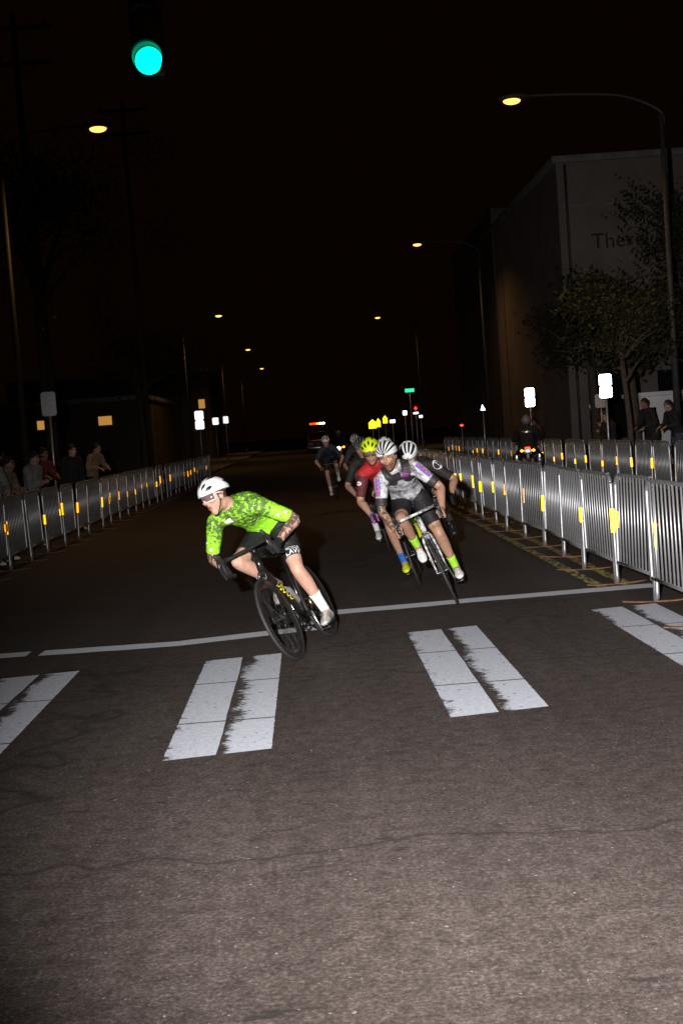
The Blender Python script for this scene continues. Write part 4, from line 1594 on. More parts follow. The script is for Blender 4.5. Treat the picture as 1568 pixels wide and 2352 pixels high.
def standing(loc, rz, label, group, top, legs, skin_mat, arms='rail', hair=(0.12, 0.09, 0.07), h=1.75, hat=None, hood=False, voxel=0.015, tilt=0.0, shoes=WHITE_SHOE):
    k = h / 1.75
    J = {'front': V((1, 0, 0)), 'pelvis': V((0, 0, 0.97 * k)), 'neck': V((0.02 + tilt, 0, 1.47 * k)), 'head': V((0.06 + tilt * 1.25, 0, 1.62 * k)), 'bend': 0.02, 'hair': hair}
    J['hf'] = V((1, 0.05, -0.12)).normalized()
    J['hu'] = (V((0.1, 0, 1)) - J['hf'] * V((0.1, 0, 1)).dot(J['hf'])).normalized()
    J['sh'] = [V((0.02 + tilt, s * 0.185, 1.42 * k)) for s in (1, -1)]
    J['hip'] = [V((0, s * 0.09, 0.93 * k)) for s in (1, -1)]
    J['an'] = [V((-0.02 + 0.03 * s, s * 0.11, 0.09)) for s in (1, -1)]
    J['kn'] = [ik(J['hip'][i], J['an'][i], 0.44 * k, 0.42 * k, (1, 0, 0)) for i in (0, 1)]
    J['toe'] = [V((0.12 + 0.03 * s, s * 0.125, 0.012)) for s in (1, -1)]
    J['el'], J['wr'], J['hand'] = [], [], []
    for i, s in ((0, 1), (1, -1)):
        if arms == 'rail':
            w = V((0.36, s * 0.16, 1.13))
            hd = ('open', V((0.8, -s * 0.3, -0.4)), V((0, 0, -1)), V((0.3, -s, 0)), 30)
        elif arms == 'phone' and i == 0:
            w = V((0.33, s * 0.05, 1.40 * k))
            hd = ('open', V((0.4, -s * 0.2, 0.8)), V((-0.2, -s, 0)), V((-0.6, 0, 0.6)), 40)
        elif arms == 'folded':
            w = V((0.24, -s * 0.06, 1.17 * k))
            hd = ('open', V((0.2, -s, 0.1)), V((-1, 0, 0)), V((0, 0, 1)), 18)
        else:
            w = V((0.05, s * 0.26, 0.86 * k))
            hd = ('open', V((0.1, 0, -1)), V((0, -s, 0)), V((1, 0, 0)), 22)
        J['wr'].append(w)
        J['el'].append(ik(J['sh'][i], w, 0.29 * k, 0.26 * k, (-0.8, s * 0.8, -0.3)))
        J['hand'].append(hd)
    B = Body(J, 1.0)
    body = obj('person', B.skin(voxel), skin_mat)
    body.location = loc
    body.rotation_euler = (0, 0, rz)
    tag(body, label, 'person', group)
    me = B.garment(voxel, [(B.torso, 0.05, 0.97), (B.collar, 0, 1.0), (B.yoke[0], 0.1, 1), (B.yoke[1], 0.1, 1), (B.arm[0], 0, 0.95), (B.arm[1], 0, 0.95)], 0.018)
    obj('jacket', me, top, body)
    me = B.garment(voxel, [(B.torso, 0, 0.25), (B.leg[0], 0, 0.97), (B.leg[1], 0, 0.97)], 0.015)
    obj('trousers', me, legs, body)
    for i in (0, 1):
        bm, sb = bmesh.new(), bmesh.new()
        shoe(bm, sb, J['an'][i], J['toe'][i], V((0, 0, 1)))
        s_ = obj('shoe', bm, shoes, body)
        obj('sole', sb, RUBBER, s_)
    C, f, u = J['head'], J['hf'], J['hu']
    l = u.cross(f)
    bm = bmesh.new()
    ell(bm, C + u * 0.040 - f * 0.018, (f, l, u), (0.098, 0.083, 0.096), 3)
    for v in bm.verts:
        v.co += V((noise.noise(v.co * 40), noise.noise(v.co * 40 + V((5, 5, 5))), noise.noise(v.co * 40 + V((9, 1, 4))))) * 0.008
    if hat:
        Chain([C + u * 0.055 + f * 0.07, C + u * 0.050 + f * 0.165], [(0.07, 0.006), (0.055, 0.005)], side=l).loft(bm, n=12, steps=3)
    obj('cap' if hat else 'hair', bm, hat or m_cloth('dark_hair', (0.02, 0.014, 0.010), 0.6), body)
    if arms == 'phone':
        bm = bmesh.new()
        pc = J['wr'][0] + V((0.05, -0.03, 0.10))
        box(bm, (0, 0, 0), (0.009, 0.074, 0.15), bev=0.003)
        ph = obj('phone', bm, BLACK_METAL)
        ph.matrix_world = Matrix.Translation(V(loc)) @ Matrix.Rotation(rz, 4, 'Z') @ Matrix.Translation(pc) @ Matrix.Rotation(R(-15), 4, 'Y')
        tag(ph, 'black phone held up at the left barrier' if x_left(loc) else 'black phone held up under the white placard', 'phone')
    return body


C_WHITE = m_cloth('white_shirt', (0.45, 0.44, 0.43), 0.9)
C_GREY = m_cloth('grey_hoodie', (0.22, 0.21, 0.21), 0.9)
C_TAN = m_cloth('tan_jacket', (0.20, 0.15, 0.11), 0.9)
C_DARK = m_cloth('dark_coat', (0.018, 0.017, 0.018), 0.9)
C_JEAN = m_cloth('jeans', (0.045, 0.055, 0.09), 0.9)
C_BROWN = m_cloth('brown_coat', (0.07, 0.045, 0.03), 0.9)
C_RED = m_cloth('dull_red_top', (0.16, 0.035, 0.025), 0.9)
LEFT = [(-4.93, 17.95, C_WHITE, C_DARK, 'rail', 'spectator in white shirt leaning on the left barrier, closest to the frame edge', None),
        (-4.95, 18.75, C_GREY, C_JEAN, 'rail', 'spectator in grey hoodie leaning on the left barrier beside the white shirt', None),
        (-4.93, 19.55, C_TAN, C_BROWN, 'rail', 'spectator in tan jacket at the left barrier', C_DARK),
        (-5.35, 20.6, C_DARK, C_DARK, 'phone', 'spectator in dark coat holding up a phone at the left barrier', None),
        (-5.0, 22.2, C_GREY, C_DARK, 'folded', 'spectator in grey top with folded arms along the left barrier', C_DARK),
        (-5.2, 23.6, C_RED, C_JEAN, 'rail', 'spectator in dull red top at the left barrier', None),
        (-5.0, 26.0, C_DARK, C_JEAN, 'down', 'spectator in dark coat and jeans standing far along the left barrier', None),
        (-5.1, 29.0, C_TAN, C_DARK, 'rail', 'farthest spectator in tan leaning on the left barrier', None)]
for k, (x, y, t, lg, a, lab, hat) in enumerate(LEFT):
    standing((x, y, 0.13 if x < -5.06 else 0.0), R([-28, -40, -15, -35, -20, -30, -45, -30][k]), lab, 'spectators on the left', t, lg, [SKIN_A, SKIN_B, SKIN_C][k % 3], a, h=[1.76, 1.82, 1.68, 1.8, 1.74, 1.66, 1.84, 1.7][k], hat=hat, tilt=0.12 if a == 'rail' else 0.03)
RIGHT = [(7.42, 29.6, C_DARK, C_DARK, 'phone', 'spectator in dark coat with phone under the white placard', None),
         (7.85, 31.5, C_BROWN, C_DARK, 'folded', 'spectator in brown coat with folded arms behind the far barriers', None),
         (8.35, 29.2, C_DARK, C_DARK, 'rail', 'spectator in dark coat in front of the white kiosk', None),
         (8.55, 27.9, C_DARK, C_JEAN, 'rail', 'bent spectator in dark coat and jeans beside the kiosk awning', None),
         (8.65, 26.6, C_BROWN, C_DARK, 'down', 'spectator in brown coat at the right edge of frame', C_DARK),
         (7.0, 36.5, C_RED, C_DARK, 'rail', 'spectator in dull red top behind the police motorcycle', None),
         (7.3, 40.0, C_GREY, C_DARK, 'down', 'farthest spectator in grey top behind the far barriers', None)]
for k, (x, y, t, lg, a, lab, hat) in enumerate(RIGHT):
    standing((x, y, 0.13 if x > 8.0 else 0.0), R([205, 195, 200, 190, 215, 200, 190][k]), lab, 'spectators on the right', t, lg, [SKIN_B, SKIN_A, SKIN_C][k % 3], a, h=[1.7, 1.8, 1.84, 1.74, 1.8, 1.72, 1.78][k], hat=hat, tilt=0.12 if a == 'rail' else 0.03, shoes=BLACK_METAL)


# ------------------------------------------------------------------ motorcycles
def motorcycle(mw, label, police=True, head_on=False):
    root = empty('motorcycle', mat=mw)
    tag(root, label, 'motorcycle', 'motorcycles with the race')
    body = plain('white_fairing', (0.55, 0.55, 0.56), 0.3) if not police else plain('black_fairing', (0.015, 0.015, 0.017), 0.25)
    for x in (-0.78, 0.80):
        bm = bmesh.new()
        prof = [(0.265 + 0.06 * math.cos(2 * math.pi * a / 10), 0.065 * math.sin(2 * math.pi * a / 10)) for a in range(10)]
        revolve(bm, prof, 40)
        w = obj('wheel', bm, RUBBER, root)
        w.location = (x, 0, 0.325)
        bm = bmesh.new()
        revolve(bm, [(0.215, -0.05), (0.225, -0.05), (0.225, 0.05), (0.215, 0.05)], 32)
        for a in range(6):
            q = R(60 * a)
            tube(bm, (0.03 * math.cos(q), 0, 0.03 * math.sin(q)), (0.22 * math.cos(q), 0, 0.22 * math.sin(q)), 0.014, n=6)
        tube(bm, (0, -0.09, 0), (0, 0.09, 0), 0.035, n=12)
        obj('rim', bm, STEEL, w)
    bm = bmesh.new()
    Chain([(0.62, 0, 0.72), (0.35, 0, 0.92), (0.05, 0, 0.88), (-0.25, 0, 0.72)], [(0.13, 0.12), (0.17, 0.15), (0.15, 0.14), (0.12, 0.10)], side=V((0, 1, 0))).loft(bm, n=16, steps=14)
    obj('fuel_tank', bm, body, root)
    bm = bmesh.new()
    box(bm, (0.12, 0, 0.48), (0.55, 0.36, 0.40), bev=0.06)
    for s in (-1, 1):
        pipe(bm, [(0.2, s * 0.16, 0.38), (-0.2, s * 0.20, 0.28), (-0.95, s * 0.24, 0.32)], 0.045, 10, 10)
    obj('engine', bm, plain('engine_metal', (0.20, 0.20, 0.20), 0.4, 0.8), root)
    bm = bmesh.new()
    Chain([(0.05, 0, 0.80), (-0.2, 0, 0.76), (-0.5, 0, 0.80), (-0.80, 0, 0.86)], [(0.12, 0.05), (0.17, 0.06), (0.16, 0.06), (0.12, 0.05)], side=V((0, 1, 0))).loft(bm, n=14, steps=12)
    obj('seat', bm, BLACK_METAL, root)
    bm = bmesh.new()
    pipe(bm, [(0.80, 0, 0.66), (0.80, 0, 0.672)], 0.03, 6, 2)
    for x, a0, a1 in ((0.80, 20, 170), (-0.78, 20, 160)):
        pts = [(x + 0.36 * math.cos(R(a0 + (a1 - a0) * k / 8)), 0, 0.325 + 0.36 * math.sin(R(a0 + (a1 - a0) * k / 8))) for k in range(9)]
        Chain(pts, [(0.085, 0.010)] * 9, side=V((0, 1, 0))).loft(bm, n=10, steps=16, round_ends=False)
    obj('mudguard', bm, body, root)
    for s in (-1, 1):
        bm = bmesh.new()
        box(bm, (-0.70, s * 0.29, 0.60), (0.52, 0.22, 0.34), bev=0.05)
        pn = obj('pannier', bm, body, root)
        bm = bmesh.new()
        box(bm, (-0.963, s * 0.29, 0.70), (0.008, 0.045, 0.13), bev=0.003)
        obj('reflector', bm, RETRO_WHITE, pn)
        bm = bmesh.new()
        tube(bm, (0.80, s * 0.10, 0.325), (0.52, s * 0.10, 1.02), 0.028, n=10)
        obj('fork_leg', bm, STEEL, root)
        bm = bmesh.new()
        tube(bm, (-0.90, 0, 0.86), (-0.92, s * 0.14, 0.86), 0.012, n=8)
        ell(bm, (-0.93, s * 0.15, 0.86), (V((1, 0, 0)), V((0, 1, 0)), V((0, 0, 1))), (0.035, 0.04, 0.035), 2)
        obj('rear_indicator', bm, AMBER_LED, root)
        bm = bmesh.new()
        ell(bm, (0.72, s * 0.24, 0.98), (V((1, 0, 0)), V((0, 1, 0)), V((0, 0, 1))), (0.045, 0.05, 0.05), 2)
        tube(bm, (0.66, s * 0.10, 0.96), (0.70, s * 0.22, 0.98), 0.012, n=6)
        obj('auxiliary_lamp', bm, AMBER_LED if head_on else BLACK_METAL, root)
    bm = bmesh.new()
    pipe(bm, [(0.25, -0.40, 1.05), (0.42, -0.33, 1.09), (0.52, -0.12, 1.06), (0.52, 0.12, 1.06), (0.42, 0.33, 1.09), (0.25, 0.40, 1.05)], 0.014, 8, 30)
    obj('handlebar', bm, BLACK_METAL, root)
    bm = bmesh.new()
    Chain([(0.62, 0, 1.00), (0.55, 0, 1.22), (0.42, 0, 1.44)], [(0.24, 0.006), (0.25, 0.006), (0.17, 0.005)], side=V((0, 1, 0))).loft(bm, n=16, steps=8)
    obj('windscreen', bm, DARKGLASS, root)
    bm = bmesh.new()
    tube(bm, (0.58, 0, 0.93), (0.74, 0, 0.93), 0.09, 0.095, 18)
    hd = obj('headlamp', bm, BLACK_METAL, root)
    bm = bmesh.new()
    tube(bm, (0.742, 0, 0.93), (0.752, 0, 0.93), 0.085, 0.075, 18)
    obj('lens', bm, HEADLAMP if head_on else DARKGLASS, hd)
    bm = bmesh.new()
    box(bm, (-0.985, 0, 0.845), (0.006, 0.178, 0.102), bev=0.004)
    obj('number_plate', bm, RETRO_WHITE, root)
    bm = bmesh.new()
    box(bm, (-0.90, 0, 0.925), (0.05, 0.14, 0.05), bev=0.012)
    obj('tail_lamp', bm, RED_LED, root)
    bm = bmesh.new()
    box(bm, (-0.94, 0, 0.70), (0.03, 0.10, 0.30), bev=0.008)
    obj('tail_bracket', bm, BLACK_METAL, root)
    return root


def moto_rider(mw, label, vest=True):
    J = {'front': V((1, 0, 0)), 'pelvis': V((-0.20, 0, 0.93)), 'neck': V((-0.205, 0, 1.46)), 'head': V((-0.16, 0, 1.62)), 'bend': 0.0}
    J['hf'] = V((1, 0, -0.1)).normalized()
    J['hu'] = V((0.1, 0, 1)).normalized()
    J['sh'] = [V((-0.18, s * 0.19, 1.40)) for s in (1, -1)]
    J['hip'] = [V((-0.20, s * 0.10, 0.90)) for s in (1, -1)]
    J['an'] = [V((0.15, s * 0.30, 0.30)) for s in (1, -1)]
    J['kn'] = [ik(J['hip'][i], J['an'][i], 0.45, 0.43, (1, s * 0.4, 0.4)) for i, s in ((0, 1), (1, -1))]
    J['toe'] = [V((0.30, s * 0.31, 0.24)) for s in (1, -1)]
    J['wr'] = [V((0.24, s * 0.37, 1.09)) for s in (1, -1)]
    J['el'] = [ik(J['sh'][i], J['wr'][i], 0.29, 0.26, (-0.4, s, -0.5)) for i, s in ((0, 1), (1, -1))]
    J['hand'] = [('grip', V((0.31, s * 0.375, 1.062)), V((0.2, -s, 0)), V((1, 0, 0)), V((0, 0, 1))) for s in (1, -1)]
    B = Body(J, 1.05)
    body = obj('person', B.skin(0.014), SKIN_B)
    body.matrix_world = mw
    tag(body, label, 'person')
    obj('jacket', B.garment(0.014, [(B.torso, 0.05, 0.97), (B.collar, 0, 1.0), (B.yoke[0], 0.1, 1), (B.yoke[1], 0.1, 1), (B.arm[0], 0, 0.97), (B.arm[1], 0, 0.97)], 0.018), C_DARK, body)
    obj('trousers', B.garment(0.014, [(B.torso, 0, 0.25), (B.leg[0], 0, 0.97), (B.leg[1], 0, 0.97)], 0.014), C_DARK, body)
    if vest:
        bm = bmesh.new()
        B.torso.loft(bm, 0.66, 0.735, 0.026, n=28, steps=4, round_ends=False)
        obj('reflective_band', bm, RETRO_WHITE, body)
    for i in (0, 1):
        bm, sb = bmesh.new(), bmesh.new()
        shoe(bm, sb, J['an'][i], J['toe'][i], V((0, 0, 1)))
        s_ = obj('boot', bm, BLACK_METAL, body)
        obj('sole', sb, RUBBER, s_)
    bm = bmesh.new()
    C = J['head']
    ell(bm, C + V((-0.01, 0, 0.02)), (V((1, 0, 0)), V((0, 1, 0)), V((0, 0, 1))), (0.145, 0.125, 0.135), 3)
    hm = obj('helmet', bm, DARK_SHELL, body)
    bm = bmesh.new()
    ell(bm, C + V((0.03, 0, -0.005)), (V((1, 0, 0)), V((0, 1, 0)), V((0, 0, 1))), (0.118, 0.112, 0.055), 3)
    obj('visor', bm, DARKGLASS, hm)
    return body


MP = Matrix.Translation((5.80, 31.95, 0)) @ Matrix.Rotation(R(79.5), 4, 'Z')
motorcycle(MP, 'police motorcycle seen from behind with amber lamps beyond the centre barriers')
moto_rider(MP, 'motorcycle officer with reflective band across the back')
ML = Matrix.Translation((1.53, 57.6, 0)) @ Matrix.Rotation(R(-92), 4, 'Z')
motorcycle(ML, 'oncoming motorcycle with white headlamp and amber lamps behind the string of riders', False, True)
moto_rider(ML, 'dark rider on the oncoming motorcycle behind the riders', False)


# ------------------------------------------------------------------ follow truck with its light bar, far down the road
def truck(mw):
    root = empty('follow_truck', mat=mw)
    tag(root, 'follow truck with lit roof light bar at the far end of the road', 'truck')
    paint = plain('truck_paint', (0.05, 0.05, 0.055), 0.3)
    prof = [(2.6, 0.45), (2.65, 0.95), (2.45, 1.10), (1.25, 1.18), (0.55, 1.82), (-0.75, 1.86), (-1.0, 1.15), (-2.7, 1.15), (-2.75, 0.50)]
    bm = bmesh.new()
    A = [bm.verts.new((x, 0.95 if z < 1.2 else 0.78, z)) for x, z in prof]
    B_ = [bm.verts.new((x, -0.95 if z < 1.2 else -0.78, z)) for x, z in prof]
    n = len(prof)
    for k in range(n):
        bm.faces.new((A[k], A[(k + 1) % n], B_[(k + 1) % n], B_[k]))
    bm.faces.new(A)
    bm.faces.new(B_[::-1])
    bmesh.ops.bevel(bm, geom=list(bm.edges), offset=0.04, segments=2, affect='EDGES')
    obj('body', bm, paint, root, smooth='auto')
    bm = bmesh.new()
    bm.faces.new([bm.verts.new(p) for p in ((1.215, 0.78, 1.24), (1.215, -0.78, 1.24), (0.655, -0.70, 1.775), (0.655, 0.70, 1.775))])
    bmesh.ops.translate(bm, verts=bm.verts, vec=(0.02, 0, 0.025))
    obj('windscreen', bm, DARKGLASS, root, smooth=False)
    for x in (1.75, -1.75):
        for s in (-1, 1):
            bm = bmesh.new()
            revolve(bm, [(0.21, -0.11), (0.37, -0.11), (0.39, -0.08), (0.39, 0.08), (0.37, 0.11), (0.21, 0.11)], 28)
            w = obj('wheel', bm, RUBBER, root)
            w.location = (x, s * 0.86, 0.39)
            bm = bmesh.new()
            revolve(bm, [(0.02, -0.06), (0.215, -0.06), (0.215, 0.085), (0.02, 0.05)], 24)
            obj('rim', bm, STEEL, w)
    for s in (-1, 1):
        bm = bmesh.new()
        box(bm, (2.655, s * 0.68, 0.84), (0.04, 0.34, 0.15), bev=0.02)
        obj('headlight', bm, plain('headlight_glass', (0.4, 0.4, 0.42), 0.15), root)
    bm = bmesh.new()
    box(bm, (2.67, 0, 0.78), (0.04, 0.9, 0.22), bev=0.02)
    obj('grille', bm, BLACK_METAL, root)
    bm = bmesh.new()
    box(bm, (2.70, 0, 0.50), (0.10, 1.86, 0.16), bev=0.03)
    obj('bumper', bm, STEEL, root)
    bm = bmesh.new()
    for s in (-1, 1):
        tube(bm, (-0.5, s * 0.5, 1.84), (-0.5, s * 0.5, 2.45), 0.03, n=8)
    box(bm, (-0.5, 0, 2.47), (0.22, 1.5, 0.05), bev=0.01)
    rk = obj('light_rack', bm, BLACK_METAL, root)
    for k, (y, mt) in enumerate(((0.55, WHITE_LED), (0.28, HEADLAMP), (0.0, AMBER_LED), (-0.28, RED_LED), (-0.55, RED_LED))):
        bm = bmesh.new()
        box(bm, (-0.36, y, 2.57), (0.12, 0.22, 0.14), bev=0.03)
        obj('beacon', bm, mt, rk)
    return root


truck(Matrix.Translation((1.1, 107, 0)) @ Matrix.Rotation(R(-90), 4, 'Z'))


# ------------------------------------------------------------------ street lamps
def street_lamp(px, lx, y, h, label, watts):
    root = empty('street_lamp', loc=(px, y, 0.13))
    tag(root, label, 'street lamp', 'sodium street lamps')
    h -= 0.13
    bm = bmesh.new()
    revolve(bm, [(0.02, 0), (0.17, 0), (0.17, 0.04), (0.12, 0.06), (0.11, 0.45), (0.02, 0.45)], 16, 'Z')
    obj('base', bm, GREYPAINT, root)
    bm = bmesh.new()
    tube(bm, (0, 0, 0.4), (0, 0, h - 0.5), 0.085, 0.055, 12)
    obj('pole', bm, GREYPAINT, root)
    s = 1 if lx > px else -1
    dx = lx - px
    bm = bmesh.new()
    pipe(bm, [(0, 0, h - 0.9), (0, 0, h - 0.45), (dx * 0.25, 0, h - 0.05), (dx * 0.6, 0, h + 0.07), (dx - s * 0.25, 0, h + 0.10)], 0.034, 8, 24)
    obj('arm', bm, GREYPAINT, root)
    bm = bmesh.new()
    Chain([(dx - s * 0.36, 0, h + 0.09), (dx - s * 0.15, 0, h + 0.10), (dx + s * 0.15, 0, h + 0.09), (dx + s * 0.34, 0, h + 0.06)], [(0.06, 0.05), (0.15, 0.085), (0.17, 0.075), (0.08, 0.035)], side=V((0, 1, 0))).loft(bm, n=16, steps=12)
    head = obj('lamp_head', bm, GREYPAINT, root)
    bm = bmesh.new()
    ell(bm, (dx + s * 0.05, 0, h + 0.015), (V((1, 0, 0)), V((0, 1, 0)), V((0, 0, 1))), (0.20, 0.13, 0.085), 3)
    obj('lamp_glass', bm, SODIUM, head)
    ld = bpy.data.lights.new('street_lamp_light', 'SPOT')
    ld.energy = watts
    ld.color = (1.0, 0.52, 0.16)
    ld.spot_size = R(150)
    ld.spot_blend = 0.8
    ld.shadow_soft_size = 0.15
    lo = bpy.data.objects.new('street_lamp_light', ld)
    col.objects.link(lo)
    lo.parent = root
    lo.location = (dx + s * 0.05, 0, h - 0.12)
    return root


LW = 330
for px, lx, y, h, lab in [(-6.6, -4.32, 29, 9.1, 'nearest sodium street lamp over the left kerb, high at the frame edge'), (-7.0, -4.77, 75, 9.25, 'second sodium street lamp along the left kerb'),
                          (-6.7, -4.39, 105, 9.25, 'third sodium street lamp along the left kerb'), (-6.6, -4.28, 135, 9.25, 'farthest small sodium street lamp along the left kerb'),
                          (8.6, 5.27, 28, 8.85, 'nearest sodium street lamp over the right carriageway'), (8.8, 5.97, 58, 10.2, 'second sodium street lamp over the right carriageway'),
                          (8.9, 6.1, 92, 10.0, 'farthest small sodium street lamp over the right carriageway')]:
    street_lamp(px, lx, y, h, lab, LW)


# ------------------------------------------------------------------ traffic signal on a span wire over the stop line
def utility_pole(x, y, h, label, arms=True, r=0.14):
    root = empty('utility_pole', loc=(x, y, 0.1))
    tag(root, label, 'utility pole', 'wooden utility poles')
    bm = bmesh.new()
    tube(bm, (0, 0, 0), (0, 0, h), r, r * 0.68, 12)
    obj('post', bm, WOOD, root)
    if arms:
        for z in (h - 0.5, h - 1.6):
            bm = bmesh.new()
            box(bm, (0, -0.14, z), (2.4, 0.10, 0.13), bev=0.01)
            a = obj('cross_arm', bm, WOOD, root)
            for q in (-1.05, -0.45, 0.45, 1.05):
                bm = bmesh.new()
                revolve(bm, [(0.01, 0), (0.05, 0), (0.035, 0.05), (0.05, 0.08), (0.03, 0.16), (0.01, 0.16)], 10, 'Z', (q, -0.14, z + 0.066))
                obj('insulator', bm, CONC, a)
            bm = bmesh.new()
            for s in (-1, 1):
                tube(bm, (0, -0.15, z - 0.55), (s * 0.7, -0.15, z - 0.06), 0.018, n=6)
            obj('brace', bm, GREYPAINT, a)
    return root


utility_pole(-7.6, 60, 18.2, 'tall wooden utility pole with cross arms above the left trees')
utility_pole(-8.3, 40, 15.6, 'wooden utility pole with cross arms at the upper left frame corner')
SY = 12.9
sx, sz = -1.31, 5.61
bm = bmesh.new()
wire = [(-9.0, SY, 7.4), (-5.0, SY, 6.95), (sx, SY, 6.66), (4.0, SY, 6.72), (9.0, SY, 7.2), (12.0, SY, 7.6)]
pipe(bm, wire, 0.006, 5, 40)
tag(obj('span_wire', bm, BLACK_METAL), 'thin dark span wire carrying the green traffic signal', 'wire')
utility_pole(-9.0, SY + 0.15, 8.2, 'plain wooden pole at the left end of the signal wire', False)
utility_pole(12.0, SY + 0.15, 8.4, 'plain wooden pole at the right end of the signal wire', False)
root = empty('traffic_signal', loc=(sx, SY - 0.1, 0))
tag(root, 'three lamp traffic signal showing green, hung above the road', 'traffic signal')
SIGNAL_PAINT = plain('dark_signal_housing', (0.020, 0.022, 0.018), 0.5)
bm = bmesh.new()
tube(bm, (0, 0.1, sz + 0.86), (0, 0.1, sz + 1.06), 0.02, n=8)
box(bm, (0, 0.1, sz + 1.05), (0.10, 0.06, 0.06), bev=0.01)
obj('hanger', bm, GREYPAINT, root)
for k, (mt, nm) in enumerate(((GREEN_LED, 'green_section'), (plain('dark_amber_lens', (0.10, 0.05, 0.008), 0.2), 'amber_section'), (plain('dark_red_lens', (0.09, 0.008, 0.006), 0.2), 'red_section'))):
    z = sz + 0.345 * k
    bm = bmesh.new()
    box(bm, (0, 0.10, z), (0.335, 0.20, 0.335), bev=0.03)
    sec = obj(nm, bm, SIGNAL_PAINT, root, smooth='auto')
    bm = bmesh.new()
    ell(bm, (0, 0.0, z), (V((1, 0, 0)), V((0, 1, 0)), V((0, 0, 1))), (0.142, 0.028, 0.142), 3)
    obj('lens', bm, mt, sec)
    bm = bmesh.new()
    A0, A1 = [], []
    for q in range(21):
        a = R(-50 + 280 * q / 20)
        dpt = 0.22 if 0 <= math.degrees(a) <= 180 else 0.22 * max(0.15, 1 - abs((math.degrees(a) - (0 if a < 1 else 180))) / 60)
        A0.append((0.155 * math.cos(a), 0.0, z + 0.155 * math.sin(a)))
        A1.append((0.160 * math.cos(a), -dpt, z + 0.160 * math.sin(a)))
    f0, f1 = [bm.verts.new(p) for p in A0], [bm.verts.new(p) for p in A1]
    for q in range(20):
        bm.faces.new((f0[q], f0[q + 1], f1[q + 1], f1[q]))
    v_ = obj('visor', bm, SIGNAL_PAINT, sec)
    so = v_.modifiers.new('s', 'SOLIDIFY')
    so.thickness = 0.006


# ------------------------------------------------------------------ signs
def sign(x, y, label, plates, rz=0.0, post=True, top=None, ground=0.13):
    """plates: (width, z centre, height, material, shape[, text, text material])"""
    root = empty('road_sign', loc=(x, y, ground), rz=rz)
    tag(root, label, 'road sign', 'road signs')
    if post:
        bm = bmesh.new()
        tube(bm, (0, 0.03, 0), (0, 0.03, (top or max(p[1] + p[2] / 2 for p in plates)) - ground), 0.026, n=8)
        obj('post', bm, GALV, root)
    for p in plates:
        w, zc, h, mt, shp = p[:5]
        bm = bmesh.new()
        if shp == 'rect':
            box(bm, (0, 0, 0), (w, 0.006, h))
            bmesh.ops.bevel(bm, geom=[e for e in bm.edges if abs(e.verts[0].co.y - e.verts[1].co.y) > 0.001], offset=min(w, h) * 0.09, segments=3, affect='EDGES')
        else:
            pts = {'penta': [(-0.5, -0.5), (0.5, -0.5), (0.5, 0.12), (0, 0.5), (-0.5, 0.12)], 'diamond': [(0, -0.5), (0.5, 0), (0, 0.5), (-0.5, 0)], 'tri': [(-0.5, -0.5), (0.5, -0.5), (-0.1, 0.5)]}[shp]
            fr = [bm.verts.new((a * w, -0.003, b * h)) for a, b in pts]
            bk = [bm.verts.new((a * w, 0.003, b * h)) for a, b in pts]
            bm.faces.new(fr)
            bm.faces.new(bk[::-1])
            for k in range(len(pts)):
                bm.faces.new((fr[k], bk[k], bk[(k + 1) % len(pts)], fr[(k + 1) % len(pts)]))
        pl = obj('plate', bm, mt, root, smooth=False)
        pl.location = (0, 0, zc - ground)
        if len(p) > 5:
            t = obj('lettering', text_mesh(p[5], p[7] if len(p) > 7 else h * 0.42, 0.0008), p[6], pl, smooth=False)
            t.rotation_euler = (R(90), 0, 0)
            t.location = (0, -0.0045, 0)
    return root


def face(x, y):
    return math.atan2(x + 0.2, y) * -1.0


def sg(x, y, label, plates, **k):
    return sign(x, y, label, plates, rz=face(x, y), **k)


GREY_BACK = plain('aluminium_sign_back', (0.22, 0.22, 0.22), 0.45, 0.6)
sg(6.32, 34, 'pair of bright white plates on a post above the police motorcycle', [(0.27, 2.39, 0.26, RETRO_WHITE, 'rect'), (0.27, 2.12, 0.25, RETRO_WHITE, 'rect')], ground=0.0)
sg(6.72, 27, 'bright white plates half covered by leaves above the far barriers', [(0.27, 2.13, 0.25, RETRO_WHITE, 'rect'), (0.27, 2.40, 0.26, RETRO_WHITE, 'rect')], ground=0.0)
sg(-4.9, 57.5, 'bright white plates on a post left of the white helmet', [(0.41, 2.94, 0.42, RETRO_WHITE, 'rect'), (0.41, 2.50, 0.42, RETRO_WHITE, 'rect')], top=3.2)
sg(-5.2, 72, 'small square white sign beyond the left lamp posts', [(0.36, 2.85, 0.42, RETRO_WHITE, 'rect')])
sg(-4.85, 76, 'smallest square white sign over the leading rider, nearest the road', [(0.32, 2.95, 0.44, RETRO_WHITE, 'rect')])
sign(-5.25, 25.5, 'dull grey sign back on a post above the left spectators', [(0.30, 2.70, 0.50, GREY_BACK, 'rect')], rz=R(6))
sg(3.55, 64, 'larger yellow crossing sign over the fluorescent helmet', [(0.40, 1.98, 0.48, RETRO_YELLOW, 'penta')], ground=0.0)
sg(4.10, 68, 'yellow crossing sign second in the pair', [(0.24, 2.05, 0.50, RETRO_YELLOW, 'penta')], ground=0.0)
sg(4.62, 70, 'yellow crossing sign farthest along the centre barriers', [(0.26, 2.22, 0.46, RETRO_YELLOW, 'penta')], ground=0.0)
sg(5.26, 60, 'small green sign high over the far road', [(0.46, 3.47, 0.18, RETRO_GREEN, 'rect')], ground=0.0)
sg(5.68, 62, 'red and white sign far down the right road', [(0.20, 2.60, 0.22, RETRO_RED, 'diamond'), (0.26, 2.36, 0.10, RETRO_WHITE, 'rect')], ground=0.0)
sg(5.20, 63, 'small pale square sign beside the red sign', [(0.22, 2.42, 0.24, RETRO_WHITE, 'rect')], ground=0.0)
